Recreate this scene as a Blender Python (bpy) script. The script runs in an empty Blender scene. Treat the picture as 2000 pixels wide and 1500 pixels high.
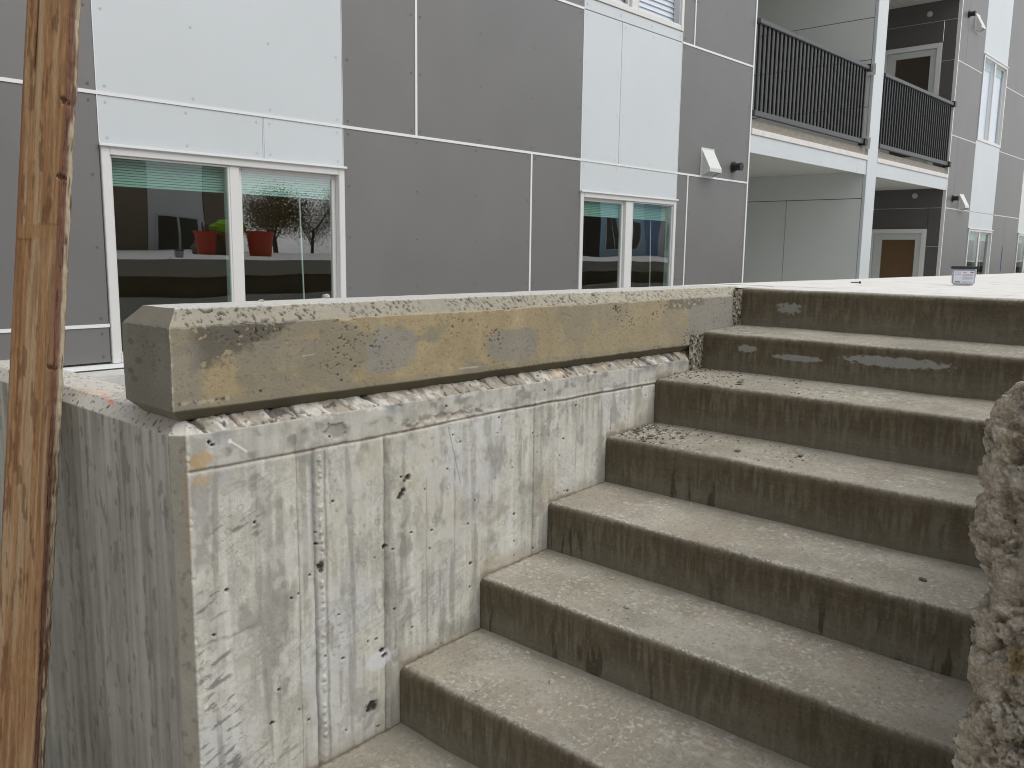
import bpy, bmesh, math, random
import numpy as np
from mathutils import Vector, Matrix
S = bpy.context.scene
C = S.collection

# ------------------------------------------------------------------ camera, sky, sun, exposure
cd = bpy.data.cameras.new('camera'); cam = bpy.data.objects.new('camera', cd); C.objects.link(cam)
r_ = Vector((0.680, -0.733, 0.0134)); f_ = Vector((0.7261, 0.6706, -0.1518)); f_.normalize()
r_ = (r_ - f_ * r_.dot(f_)).normalized(); u_ = r_.cross(f_).normalized()
cam.matrix_world = Matrix(((r_.x, u_.x, -f_.x, 0), (r_.y, u_.y, -f_.y, 0), (r_.z, u_.z, -f_.z, 0), (0, 0, 0, 1)))
cd.sensor_width = 36.0; cd.lens = 36.0 * 1684.08 / 2000.0; cd.clip_start = 0.02; cd.clip_end = 2000
S.camera = cam
SUN_EL = math.radians(52); SUN_AZ = Vector((0.30, -0.95, 0)).normalized()
w = bpy.data.worlds.new('World'); S.world = w; w.use_nodes = True
nt = w.node_tree; nt.nodes.clear()
sky = nt.nodes.new('ShaderNodeTexSky'); sky.sky_type = 'NISHITA'; sky.sun_disc = False
sky.sun_elevation = SUN_EL; sky.sun_rotation = math.atan2(SUN_AZ.x, SUN_AZ.y)
sky.air_density = 1.0; sky.dust_density = 1.0; sky.ozone_density = 1.0
hs = nt.nodes.new('ShaderNodeHueSaturation'); hs.inputs['Saturation'].default_value = 0.13
bg = nt.nodes.new('ShaderNodeBackground'); bg.inputs['Strength'].default_value = 0.13
wo = nt.nodes.new('ShaderNodeOutputWorld')
nt.links.new(sky.outputs[0], hs.inputs['Color']); nt.links.new(hs.outputs[0], bg.inputs['Color']); nt.links.new(bg.outputs[0], wo.inputs[0])
sd = bpy.data.lights.new('sun', 'SUN'); sd.energy = 1.4; sd.angle = math.radians(50); sd.color = (1.0, 0.97, 0.92)
so = bpy.data.objects.new('sun', sd); C.objects.link(so)
sv = Vector((SUN_AZ.x * math.cos(SUN_EL), SUN_AZ.y * math.cos(SUN_EL), math.sin(SUN_EL)))
so.rotation_euler = sv.to_track_quat('Z', 'Y').to_euler()
vs = S.view_settings; vs.view_transform = 'Standard'; vs.look = 'None'; vs.exposure = 0.35; vs.gamma = 1.0; vs.use_curve_mapping = False
S.cycles.filter_width = 1.05; S.cycles.max_bounces = 8; S.cycles.transparent_max_bounces = 12

# ------------------------------------------------------------------ noise (numpy)
def _h(i, j, k, s):
    n = (i * 374761393 + j * 668265263 + k * 2147483647 + s * 974634777) & 0xffffffff
    n = ((n ^ (n >> 13)) * 1274126177) & 0xffffffff
    n = ((n ^ (n >> 16)) * 2246822519) & 0xffffffff
    return ((n ^ (n >> 15)) & 0xffffff) / 8388607.5 - 1.0
_G = np.array([(1,1,0),(-1,1,0),(1,-1,0),(-1,-1,0),(1,0,1),(-1,0,1),(1,0,-1),(-1,0,-1),(0,1,1),(0,-1,1),(0,1,-1),(0,-1,-1),(1,1,0),(0,-1,1),(-1,1,0),(0,-1,-1)], np.float32)
def _hi(i, j, k, s):
    n = (i * np.uint32(374761393) + j * np.uint32(668265263) + k * np.uint32(2147483647) + np.uint32((s * 974634777) & 0xffffffff)).astype(np.uint32)
    n = (n ^ (n >> np.uint32(13))) * np.uint32(1274126177); n = (n ^ (n >> np.uint32(16))) * np.uint32(2246822519)
    return (n ^ (n >> np.uint32(15))) & np.uint32(15)
def vn(x, y, z, s=0):
    """gradient noise, about -1..1"""
    x, y, z = np.broadcast_arrays(np.asarray(x, np.float32), np.asarray(y, np.float32), np.asarray(z, np.float32))
    xf = np.floor(x); yf = np.floor(y); zf = np.floor(z); a = x - xf; b = y - yf; c = z - zf
    xi = xf.astype(np.int32).astype(np.uint32); yi = yf.astype(np.int32).astype(np.uint32); zi = zf.astype(np.int32).astype(np.uint32)
    u = a * a * a * (a * (a * 6 - 15) + 10); v = b * b * b * (b * (b * 6 - 15) + 10); w_ = c * c * c * (c * (c * 6 - 15) + 10)
    r = 0
    for dx in (0, 1):
        for dy in (0, 1):
            for dz in (0, 1):
                g = _G[_hi(xi + np.uint32(dx), yi + np.uint32(dy), zi + np.uint32(dz), s)]
                r = r + (g[..., 0] * (a - dx) + g[..., 1] * (b - dy) + g[..., 2] * (c - dz)) * (u if dx else 1 - u) * (v if dy else 1 - v) * (w_ if dz else 1 - w_)
    return r * 1.30
def fb(x, y, z, s=0, o=4, g=0.5):
    r = 0; a = 1.0; t = 0.0
    x = np.asarray(x) + 3.37 + s * .731; y = np.asarray(y) + 8.81 - s * .377; z = np.asarray(z) + 5.13 + s * .193
    for k in range(o):
        r = r + a * vn(x * 2.03 ** k + 17.3 * k, y * 2.03 ** k - 9.1 * k, z * 2.03 ** k + 4.7 * k, s + k * 7); t += a; a *= g
    return r / t * 1.25
def ss(a, b, x):
    t = np.clip((x - a) / (b - a), 0, 1); return t * t * (3 - 2 * t)
def mixc(col, c, m):
    m = np.clip(m, 0, 1)[..., None]; return col * (1 - m) + np.array(c) * m
def gau(x, w): return np.exp(-(x / w) ** 2)

# ------------------------------------------------------------------ mesh helpers
def mesh_np(name, V, F, col=None, smooth=False):
    me = bpy.data.meshes.new(name); V = np.asarray(V, np.float32); F = np.asarray(F, np.int32); n = F.shape[1]
    me.vertices.add(len(V)); me.vertices.foreach_set('co', V.ravel())
    me.loops.add(F.size); me.loops.foreach_set('vertex_index', F.ravel())
    me.polygons.add(len(F)); me.polygons.foreach_set('loop_start', np.arange(0, F.size, n, dtype=np.int32))
    me.polygons.foreach_set('use_smooth', np.full(len(F), smooth))
    me.update(calc_edges=True)
    if col is not None:
        at = me.attributes.new('Col', 'FLOAT_COLOR', 'POINT')
        c4 = np.ones((len(V), 4), np.float32); c4[:, :3] = np.clip(col.reshape(-1, 3), 0.004, 0.9)
        at.data.foreach_set('color', c4.ravel())
    return me
def grids(name, G, smooth=True, flip=False):
    """G: list of (P[n,m,3], col[n,m,3]) joined into one mesh"""
    V = []; Fs = []; K = []; off = 0
    for P, c in G:
        n, m = P.shape[:2]; V.append(P.reshape(-1, 3)); K.append(c.reshape(-1, 3))
        i = np.arange(n * m).reshape(n, m) + off
        Fs.append(np.stack([i[:-1, :-1], i[1:, :-1], i[1:, 1:], i[:-1, 1:]], -1).reshape(-1, 4)); off += n * m
    F = np.concatenate(Fs)
    if flip: F = F[:, ::-1]
    return mesh_np(name, np.concatenate(V), F, np.concatenate(K), smooth)
def link(name, me, mat=None, parent=None, kind=None):
    o = bpy.data.objects.new(name, me); C.objects.link(o)
    if mat is not None and me is not None and not me.materials: me.materials.append(mat)
    if parent is not None: o.parent = parent
    if kind: o['kind'] = kind
    return o
def tag(o, label=None, cat=None, group=None):
    if label: o['label'] = label
    if cat: o['category'] = cat
    if group: o['group'] = group
    return o
def empty(name, loc=(0, 0, 0), rz=0):
    o = bpy.data.objects.new(name, None); C.objects.link(o); o.location = loc; o.rotation_euler = (0, 0, rz); o.empty_display_size = 0.1
    return o
class MB:
    def __init__(s): s.v = []; s.f = []
    def add(s, v, f):
        o = len(s.v); s.v += [tuple(p) for p in v]; s.f += [tuple(i + o for i in q) for q in f]; return s
    def box(s, x0, x1, y0, y1, z0, z1):
        v = [(x, y, z) for x in (x0, x1) for y in (y0, y1) for z in (z0, z1)]
        return s.add(v, [(0, 1, 3, 2), (4, 6, 7, 5), (0, 4, 5, 1), (2, 3, 7, 6), (0, 2, 6, 4), (1, 5, 7, 3)])
    def cyl(s, p, q, r, n=12, r2=None):
        p = Vector(p); q = Vector(q); d = (q - p).normalized(); a = d.orthogonal().normalized(); b = d.cross(a); r2 = r if r2 is None else r2
        v = [p + (a * math.cos(t) + b * math.sin(t)) * r for t in [2 * math.pi * i / n for i in range(n)]]
        v += [q + (a * math.cos(t) + b * math.sin(t)) * r2 for t in [2 * math.pi * i / n for i in range(n)]]
        f = [(i, (i + 1) % n, n + (i + 1) % n, n + i) for i in range(n)] + [tuple(range(n))[::-1], tuple(range(n, 2 * n))]
        return s.add(v, f)
    def mesh(s, name):
        me = bpy.data.meshes.new(name); me.from_pydata(s.v, [], s.f); me.update(); return me
    def obj(s, name, mat, parent=None, kind=None, bevel=0):
        me = s.mesh(name)
        if bevel:
            bm = bmesh.new(); bm.from_mesh(me)
            bmesh.ops.bevel(bm, geom=bm.edges[:], offset=bevel, segments=2, affect='EDGES', clamp_overlap=True)
            bm.to_mesh(me); bm.free()
        return link(name, me, mat, parent, kind)
def box(name, x0, x1, y0, y1, z0, z1, mat, parent=None, kind=None, bevel=0):
    return MB().box(x0, x1, y0, y1, z0, z1).obj(name, mat, parent, kind, bevel)

# ------------------------------------------------------------------ materials
def nodes(name):
    m = bpy.data.materials.new(name); m.use_nodes = True; t = m.node_tree
    b = t.nodes['Principled BSDF']; return m, t, b
def N(t, ty, **kw):
    n = t.nodes.new(ty)
    for k, v in kw.items():
        if k in n.inputs: n.inputs[k].default_value = v
        else: setattr(n, k, v)
    return n
def plain(name, col, rough=0.5, metal=0.0, var=0.06, scale=6.0, bump=0.0, bscale=200.0, spec=0.5, streak=0.0, each=0.0):
    m, t, b = nodes(name); L = t.links.new
    tc = N(t, 'ShaderNodeTexCoord'); nz = N(t, 'ShaderNodeTexNoise', Scale=scale, Detail=6.0, Roughness=0.6)
    L(tc.outputs['Object'], nz.inputs['Vector'])
    rp = N(t, 'ShaderNodeMapRange'); rp.inputs['From Min'].default_value = 0.25; rp.inputs['From Max'].default_value = 0.75
    rp.inputs['To Min'].default_value = 1 - var; rp.inputs['To Max'].default_value = 1 + var
    L(nz.outputs['Fac'], rp.inputs['Value'])
    mul = N(t, 'ShaderNodeVectorMath', operation='MULTIPLY'); mul.inputs[0].default_value = col[:3]
    L(rp.outputs[0], mul.inputs[1])
    out = mul.outputs[0]
    if streak:
        mp = N(t, 'ShaderNodeMapping'); mp.inputs['Scale'].default_value = (9, 9, 0.35); L(tc.outputs['Object'], mp.inputs[0])
        n2 = N(t, 'ShaderNodeTexNoise', Scale=1.0, Detail=4.0); L(mp.outputs[0], n2.inputs['Vector'])
        r2 = N(t, 'ShaderNodeMapRange'); r2.inputs['From Min'].default_value = 0.35; r2.inputs['From Max'].default_value = 0.75
        r2.inputs['To Min'].default_value = 1 - streak; r2.inputs['To Max'].default_value = 1 + streak; L(n2.outputs['Fac'], r2.inputs['Value'])
        m2 = N(t, 'ShaderNodeVectorMath', operation='MULTIPLY'); L(out, m2.inputs[0]); L(r2.outputs[0], m2.inputs[1]); out = m2.outputs[0]
    if each:
        oi = N(t, 'ShaderNodeObjectInfo'); r3 = N(t, 'ShaderNodeMapRange'); r3.inputs['To Min'].default_value = 1 - each; r3.inputs['To Max'].default_value = 1 + each; L(oi.outputs['Random'], r3.inputs['Value'])
        m3 = N(t, 'ShaderNodeVectorMath', operation='MULTIPLY'); L(out, m3.inputs[0]); L(r3.outputs[0], m3.inputs[1]); out = m3.outputs[0]
    L(out, b.inputs['Base Color'])
    b.inputs['Roughness'].default_value = rough; b.inputs['Metallic'].default_value = metal; b.inputs['Specular IOR Level'].default_value = spec
    if bump:
        nb = N(t, 'ShaderNodeTexNoise', Scale=bscale, Detail=3.0); L(tc.outputs['Object'], nb.inputs['Vector'])
        bp = N(t, 'ShaderNodeBump', Strength=bump, Distance=0.002); L(nb.outputs['Fac'], bp.inputs['Height']); L(bp.outputs[0], b.inputs['Normal'])
    return m
def vcol(name, rough=0.85, fine=0.12, fscale=260.0, bump=0.5, dist=0.0015, spec=0.3, gain=1.0, stretch=(1, 1, 1)):
    m, t, b = nodes(name); L = t.links.new
    at = N(t, 'ShaderNodeAttribute'); at.attribute_name = 'Col'
    tc = N(t, 'ShaderNodeTexCoord'); mp = N(t, 'ShaderNodeMapping'); mp.inputs['Scale'].default_value = stretch; L(tc.outputs['Object'], mp.inputs[0])
    nz = N(t, 'ShaderNodeTexNoise', Scale=fscale, Detail=4.0, Roughness=0.7); L(mp.outputs[0], nz.inputs['Vector'])
    rp = N(t, 'ShaderNodeMapRange'); rp.inputs['From Min'].default_value = 0.3; rp.inputs['From Max'].default_value = 0.7
    rp.inputs['To Min'].default_value = gain * (1 - fine); rp.inputs['To Max'].default_value = gain * (1 + fine); L(nz.outputs['Fac'], rp.inputs['Value'])
    mul = N(t, 'ShaderNodeVectorMath', operation='MULTIPLY'); L(at.outputs['Color'], mul.inputs[0]); L(rp.outputs[0], mul.inputs[1])
    L(mul.outputs[0], b.inputs['Base Color']); b.inputs['Roughness'].default_value = rough; b.inputs['Specular IOR Level'].default_value = spec
    bp = N(t, 'ShaderNodeBump', Strength=bump, Distance=dist); L(nz.outputs['Fac'], bp.inputs['Height']); L(bp.outputs[0], b.inputs['Normal'])
    return m
def glass(name, tint=(0.86, 0.95, 0.92), ior=2.6):
    m, t, b = nodes(name); L = t.links.new; t.nodes.remove(b)
    out = t.nodes['Material Output']; tr = N(t, 'ShaderNodeBsdfTransparent'); tr.inputs[0].default_value = (*tint, 1)
    gl = N(t, 'ShaderNodeBsdfGlossy'); gl.inputs['Roughness'].default_value = 0.004; gl.inputs['Color'].default_value = (0.93, 0.97, 1.0, 1)
    fr = N(t, 'ShaderNodeFresnel', IOR=ior); mx = N(t, 'ShaderNodeMixShader')
    tc = N(t, 'ShaderNodeTexCoord'); nz = N(t, 'ShaderNodeTexNoise', Scale=1.3, Detail=1.0); L(tc.outputs['Object'], nz.inputs['Vector'])
    bp = N(t, 'ShaderNodeBump', Strength=0.35, Distance=0.012); L(nz.outputs['Fac'], bp.inputs['Height'])
    L(bp.outputs[0], gl.inputs['Normal'])
    ge = N(t, 'ShaderNodeNewGeometry'); sb = N(t, 'ShaderNodeMath', operation='SUBTRACT'); sb.inputs[0].default_value = 1.0; L(ge.outputs['Backfacing'], sb.inputs[1]); mu = N(t, 'ShaderNodeMath', operation='MULTIPLY'); L(fr.outputs[0], mu.inputs[0]); L(sb.outputs[0], mu.inputs[1])
    L(mu.outputs[0], mx.inputs[0]); L(tr.outputs[0], mx.inputs[1]); L(gl.outputs[0], mx.inputs[2]); L(mx.outputs[0], out.inputs[0])
    return m
M = dict(
    grey=plain('grey_panel_paint', (0.160, 0.157, 0.156), 0.42, var=0.07, scale=1.6, bump=0.25, bscale=25, spec=0.8, each=0.05),
    white=plain('white_panel_paint', (0.60, 0.64, 0.665), 0.45, var=0.03, scale=1.4, bump=0.15, bscale=30, each=0.015),
    pale=plain('pale_recess_paint', (0.66, 0.69, 0.67), 0.55, var=0.03, scale=1.5),
    dark=plain('dark_recess_paint', (0.095, 0.090, 0.088), 0.5, var=0.05, scale=1.5),
    trim=plain('white_joint_trim', (0.78, 0.80, 0.81), 0.35, var=0.01),
    vinyl=plain('white_vinyl', (0.70, 0.70, 0.69), 0.35, var=0.02),
    flash=plain('rusty_white_flashing', (0.70, 0.68, 0.66), 0.5, var=0.12, scale=12),
    slab=plain('slab_edge_concrete', (0.27, 0.25, 0.215), 0.9, var=0.25, scale=18, bump=0.5, bscale=60),
    soffit=plain('soffit_plank', (0.62, 0.63, 0.60), 0.5, var=0.03),
    rail=plain('charcoal_railing_paint', (0.085, 0.087, 0.096), 0.4, var=0.03), bal=plain('black_baluster_paint', (0.018, 0.018, 0.020), 0.45),
    black=plain('black_plastic', (0.02, 0.02, 0.022), 0.4, var=0.1),
    galv=plain('galvanised_sheet', (0.72, 0.74, 0.72), 0.38, metal=0.35, var=0.08, scale=30),
    room2=plain('door_room_paint', (0.13, 0.11, 0.09), 0.8, var=0.05),
    room=plain('room_paint', (0.40, 0.27, 0.15), 0.8, var=0.05),
    floor=plain('room_floor', (0.25, 0.15, 0.07), 0.5, var=0.15),
    blind=plain('pale_green_blind', (0.42, 0.55, 0.52), 0.6, var=0.05),
    lilac=plain('white_blind_vinyl', (0.80, 0.80, 0.86), 0.5, var=0.04),
    back=plain('backing_board', (0.05, 0.05, 0.05), 0.9),
    screw=plain('painted_screw_head', (0.125, 0.12, 0.12), 0.5),
    wscrew=plain('white_screw_head', (0.55, 0.57, 0.58), 0.5),
    lamp=plain('recessed_lamp_rim', (0.45, 0.45, 0.43), 0.3),
    doorp=plain('door_paint', (0.55, 0.57, 0.55), 0.45, var=0.02),
    ground=plain('packed_gravel_ground', (0.22, 0.20, 0.17), 0.95, var=0.3, scale=3.0, bump=1.0, bscale=40),
    wellc=plain('light_concrete', (0.55, 0.545, 0.52), 0.9, var=0.12, scale=9, bump=0.5, bscale=120),
    wellw=plain('shade_painted_concrete', (0.10, 0.085, 0.06), 0.9, var=0.3, scale=5, bump=0.5, bscale=80, streak=0.2),  # shade on the wall below the landing put into this dark brown
    tape=plain('blue_tape', (0.04, 0.06, 0.30), 0.6),
    orange=plain('orange_red_plastic', (0.55, 0.05, 0.02), 0.45, var=0.1),
    lime=plain('hi_vis_lime_cloth', (0.30, 0.60, 0.02), 0.8, var=0.15, scale=30),
    tools=plain('dusty_grey_cloth', (0.16, 0.15, 0.14), 0.9, var=0.3, scale=20),
    oppw=plain('opposite_white_panel', (0.80, 0.80, 0.78), 0.6), oppg=plain('opposite_brown_grey_panel', (0.24, 0.18, 0.14), 0.6),
    oppb=plain('pale_blue_siding', (0.46, 0.70, 0.84), 0.6), oppb2=plain('slate_blue_siding', (0.22, 0.32, 0.55), 0.6),
    opgl=plain('dark_window_glass', (0.03, 0.035, 0.04), 0.1),
    bark=plain('bark', (0.10, 0.075, 0.05), 0.9), leaf=plain('spring_foliage', (0.24, 0.17, 0.08), 0.9, var=0.4, scale=1.0),
    glass=glass('window_glass'), glassc=glass('upper_window_glass', (0.95, 0.97, 0.98), 1.45), doorglass=glass('door_glass', (0.92, 0.87, 0.80), 1.45),
    tub=plain('clear_tub_plastic', (0.42, 0.46, 0.50), 0.25, var=0.25, scale=40), paper=plain('label_paper', (0.74, 0.74, 0.82), 0.6, var=0.03),
    ink=plain('grey_ink', (0.36, 0.36, 0.45), 0.7), red=plain('red_print', (0.55, 0.10, 0.10), 0.6), barc=plain('barcode_ink', (0.06, 0.08, 0.08), 0.7),
    crumb=plain('concrete_crumb', (0.50, 0.48, 0.43), 0.95, var=0.3, scale=60, bump=0.6, bscale=300),
    dcrumb=plain('dark_soil_crumb', (0.13, 0.115, 0.09), 0.95, var=0.4, scale=60, bump=0.6, bscale=300),
    nail=plain('rusty_nail', (0.10, 0.075, 0.06), 0.6, metal=0.5),
    cw=vcol('cast_wall_concrete', 0.8, 0.22, 420, 0.6, 0.0010, gain=1.13),
    cs=vcol('stair_concrete', 0.78, 0.24, 420, 0.7, 0.0010, gain=1.05),
    cr=vcol('broken_concrete', 0.95, 0.34, 320, 1.0, 0.0035),
    cl=vcol('landing_concrete', 0.85, 0.06, 180, 0.3, 0.001, gain=1.08),
    wood=vcol('rough_sawn_timber', 0.75, 0.18, 220, 0.6, 0.001, stretch=(1, 1, 0.10), gain=1.0),
)

# ------------------------------------------------------------------ setting: ground, landing, well
YW = 1.71
g = link('ground', mesh_np('ground', [(-200, -200, -1.62), (260, -200, -1.62), (260, 200, -1.62), (-200, 200, -1.62)], [(0, 1, 2, 3)]), M['ground'], kind='structure')
# foot of the stairs: a paved pad
box('lower_pavement', -3.0, 0.80, 0.19, 1.70, -1.62, -1.475, M['wellc'], kind='structure')
NX = [3.214, 2.928, 2.614, 2.325, 2.027, 1.725, 1.416, 1.112, 0.83]
NZ = [-0.134, -0.295, -0.446, -0.616, -0.786, -0.950, -1.118, -1.294, -1.470]
LX = NX[0]
xs = np.concatenate([np.arange(LX + 0.30, 6.5, 0.012), np.geomspace(6.5, 60, 90)]); ys = np.concatenate([-np.geomspace(0.3, 14, 60)[::-1], np.arange(-0.29, 2.0, 0.012), [2.0]])
X, Y = np.meshgrid(xs, ys, indexing='ij')
Z = -0.132 + 0.0016 * fb(X * 2.2, Y * 2.2, 0 * X, 5)
def land_col(X, Y):
    base = np.ones(X.shape + (3,)) * np.array([0.74, 0.73, 0.70]); n = fb(X * 5, Y * 5, 0 * X, 8, 5)
    base = base * (1 + 0.07 * n[..., None]); st = fb(X * 3.0, Y * 26, 0 * X, 77, 3)
    return mixc(base, (0.50, 0.48, 0.44), ss(0.25, 0.6, st) * 0.45)
P = np.stack([X, Y, Z], -1); col = land_col(X, Y)
Pe = np.stack([np.stack([xs, xs * 0 + 2.0, xs * 0 - 0.132], -1), np.stack([xs, xs * 0 + 2.0, xs * 0 - 0.30], -1)], 1)
Pe[:, 0, 2] = Z[:, -1]
me = grids('landing', [(P, col), (Pe, np.ones(Pe.shape) * np.array([0.42, 0.40, 0.36]))])
link('landing', me, M['cl'], kind='structure')
box('landing_base', LX + 0.30, 60, -14, 1.96, -1.615, -0.30, M['wellw'], kind='structure')
box('well_ledge', LX + 0.30, 60, 1.962, 2.10, -1.615, -0.50, M['wellc'], kind='structure')
box('window_well_floor', -6, 60, 2.75, 9.0, -1.70, -1.60, M['wellc'], kind='structure')
box('ground_strip', -6, 5.2, 4.92, 5.215, -1.60, -0.725, M['wellc'], kind='structure', bevel=0.01)

# ------------------------------------------------------------------ concrete staircase
rs = np.random.RandomState(4)
stairs = tag(empty('concrete_staircase', (2.0, 0.95, -1.62)), 'cast concrete staircase with rounded nosings and dark stained risers climbing to the pale landing', 'staircase')
def par(o, root):
    o.parent = root; o.matrix_parent_inverse = Matrix.Translation(-Vector(root.location)); return o
def stair_top(x):
    """height of the stairs at x"""
    z = np.full_like(x, -1.62)
    for a, b in zip(NX, NZ): z = np.where(x > a, np.maximum(z, b), z)
    return z
R0 = 0.021
def tread_z(k, t): return NZ[k] + 0.012 * t
def step(k):
    x0, z0 = NX[k], NZ[k]
    xb = NX[k - 1] if k > 0 else LX + 0.30
    zb = NZ[k + 1] + 0.012 if k < 8 else -1.62
    dep = xb - x0 - R0 + (0.004 if k > 0 else 0); hgt = z0 - zb - R0 + 0.004
    prof = []; kind = []
    for i in range(44): t = i / 43; prof.append((x0 + 0.0 + 0.000 * (1 - t), zb - 0.004 + hgt * t)); kind.append(0.0)
    for i in range(1, 9): a = math.pi / 2 * i / 8; prof.append((x0 + R0 * (1 - math.cos(a)), z0 - R0 + R0 * math.sin(a))); kind.append(i / 9)
    nt_ = 90 if k >= 4 else 64
    for i in range(1, nt_): t = i / (nt_ - 1); prof.append((x0 + R0 + dep * t, z0 + (0.012 if k > 0 else 0.002) * t)); kind.append(1.0)
    pr = np.array(prof); kd = np.array(kind)
    y = np.linspace(YW + 0.004, 0.10, 520 if k >= 4 else 350); 
    PX = np.repeat(pr[:, 0][:, None], len(y), 1); PZ = np.repeat(pr[:, 1][:, None], len(y), 1); PY = np.repeat(y[None], len(pr), 0); K = np.repeat(kd[:, None], len(y), 1)
    hr = np.clip((PZ - zb) / (z0 - zb), 0, 1)            # height on the riser
    tt = np.clip((PX - x0) / (xb - x0), 0, 1)            # depth on the tread
    s = k * 31
    # large scale waviness + surface irregularity
    dX = 0.0035 * fb(PY * 3, PZ * 3, 0 * PX, s + 1, 3) * (1 - K) + 0.004 * fb(PY * 2.2, 0 * PX, 0 * PX, s + 2, 3)
    dZ = 0.0022 * fb(PY * 4, PX * 4, 0 * PX, s + 3, 4) * K + 0.0025 * fb(PY * 2.5, 0 * PX, 0 * PX, s + 4, 3)
    ed = np.sin(np.clip(K, 0, 1) * math.pi)
    rough = fb(PY * 45, PX * 45, PZ * 45, s + 5, 3)
    dX += ed * 0.0012 * rough + 0.0006 * rough; dZ -= ed * 0.0010 * np.abs(rough) - 0.0006 * rough * K
    # colours
    tn = fb(PX * 6, PY * 6, PZ * 6, s + 6, 5); gr = fb(PX * 130, PY * 130, PZ * 130, s + 60, 3); tc_ = np.ones(PX.shape + (3,)) * np.array([0.312, 0.287, 0.232]) * (1 + 0.20 * tn + 0.16 * gr)[..., None]
    warm = ss(0.0, 0.5, fb(PX * 3, PY * 2.2, 0 * PX, s + 7, 3)); tc_ = mixc(tc_, (0.345, 0.298, 0.243), warm * 0.45)
    bl = ss(0.12, 0.42, fb(PX * 55, PY * 38, 0 * PX, s + 8, 3)) * ss(-0.15, 0.45, fb(PX * 4, PY * 3, 0 * PX, s + 9, 3))
    tc_ = mixc(tc_, (0.50, 0.48, 0.43), bl * 0.55); tc_ = mixc(tc_, (0.42, 0.395, 0.34), ss(-.05, .45, fb(PX * 7, PY * 4, 0 * PX, s + 61, 5)) * .55)
    bl2 = ss(0.30, 0.52, fb(PX * 30, PY * 90, 0 * PX, s + 10, 2)); tc_ = mixc(tc_, (0.60, 0.58, 0.53), bl2 * 0.16); fl = ss(.40, .50, fb(PX * 95, PY * 75, 0 * PX, s + 65, 2)) * ss(-.3, .3, fb(PX * 5, PY * 5, 0 * PX, s + 66, 3)); tc_ = mixc(tc_, (.62, .60, .55), fl * .55); pit = ss(.38, .5, fb(PX * 85, PY * 85, 0 * PX, s + 62, 2)); tc_ = mixc(tc_, (.17, .155, .125), pit * .45)
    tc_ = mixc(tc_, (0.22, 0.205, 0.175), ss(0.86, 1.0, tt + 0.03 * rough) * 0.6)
    tc_ = mixc(tc_, (0.25, 0.235, 0.20), ss(0.2, 0.6, -fb(PX * 5, PY * 5, 0 * PX, s + 40, 4)) * 0.6)
    # risers: olive brown damp, vertical runs, horizontal float lines
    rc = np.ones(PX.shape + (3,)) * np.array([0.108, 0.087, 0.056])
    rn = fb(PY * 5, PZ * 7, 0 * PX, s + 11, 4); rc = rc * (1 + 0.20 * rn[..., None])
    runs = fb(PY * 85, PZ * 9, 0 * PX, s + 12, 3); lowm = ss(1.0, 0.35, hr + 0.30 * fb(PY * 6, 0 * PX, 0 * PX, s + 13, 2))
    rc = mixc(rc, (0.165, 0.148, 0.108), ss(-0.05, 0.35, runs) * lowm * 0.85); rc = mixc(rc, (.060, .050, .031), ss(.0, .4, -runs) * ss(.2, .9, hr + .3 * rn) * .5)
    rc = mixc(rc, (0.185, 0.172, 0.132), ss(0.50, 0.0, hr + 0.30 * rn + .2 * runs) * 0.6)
    drip = ss(0.30, 0.42, fb(PY * 34, PZ * 5, 0 * PX, s + 14, 3)) * ss(.1, .5, .9 - hr) * ss(0.1, 0.45, fb(PY * 1.6, 0 * PX, 0 * PX, s + 15, 2) + (0.25 if k > 2 else -0.2))
    rc = mixc(rc, (0.055, 0.047, 0.030), drip * 0.85)
    hl = fb(PY * 6, PZ * 190, 0 * PX, s + 16, 2); rc = rc * (1 + 0.10 * hl[..., None])
    sp = ss(0.42, 0.6, fb(PY * 120, PZ * 120, 0 * PX, s + 17, 2)); rc = mixc(rc, (0.28, 0.26, 0.21), sp * 0.16); rc = rc * (1 + .12 * gr[..., None])
    if k == 1:
        for yc, w_, zc, h_ in ((1.325, 0.085, -0.362, 0.011), (0.99, 0.17, -0.344, 0.018), (1.52, 0.035, -0.345, 0.014)):
            d = ((PY - yc) / w_) ** 2 + ((PZ - zc) / h_) ** 2; m_ = ss(1.15, 0.85, d + 0.75 * fb(PY * 55, PZ * 90, 0 * PX, s + 21, 3))
            rc = mixc(rc, (0.33, 0.33, 0.31), m_ * 0.8)
    if k == 0:
        d = ((PY - 1.50) / 0.05) ** 2 + ((PZ + 0.205) / 0.022) ** 2; rc = mixc(rc, (0.30, 0.30, 0.27), ss(1.1, 0.6, d + 1.2 * fb(PY * 70, PZ * 70, 0 * PX, 21, 3)) * 0.8)
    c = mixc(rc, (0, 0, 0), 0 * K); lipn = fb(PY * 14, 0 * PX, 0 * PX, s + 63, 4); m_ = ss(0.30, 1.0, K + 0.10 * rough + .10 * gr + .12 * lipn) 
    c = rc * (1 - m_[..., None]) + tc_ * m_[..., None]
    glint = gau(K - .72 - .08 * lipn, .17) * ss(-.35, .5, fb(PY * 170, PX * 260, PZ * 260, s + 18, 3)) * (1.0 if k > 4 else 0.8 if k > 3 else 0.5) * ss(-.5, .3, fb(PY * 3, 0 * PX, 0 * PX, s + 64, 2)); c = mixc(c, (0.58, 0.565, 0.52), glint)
    # dark joint and dirt against the wall
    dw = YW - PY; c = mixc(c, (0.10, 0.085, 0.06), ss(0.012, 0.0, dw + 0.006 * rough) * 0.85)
    if k in (2, 3, 1): c = mixc(c, (0.14, 0.125, 0.10), ss(0.35, 0.0, dw) * ss(0.12, 0.5, fb(PX * 60, PY * 40, 0 * PX, s + 19, 3)) * K * 0.8)
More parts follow.
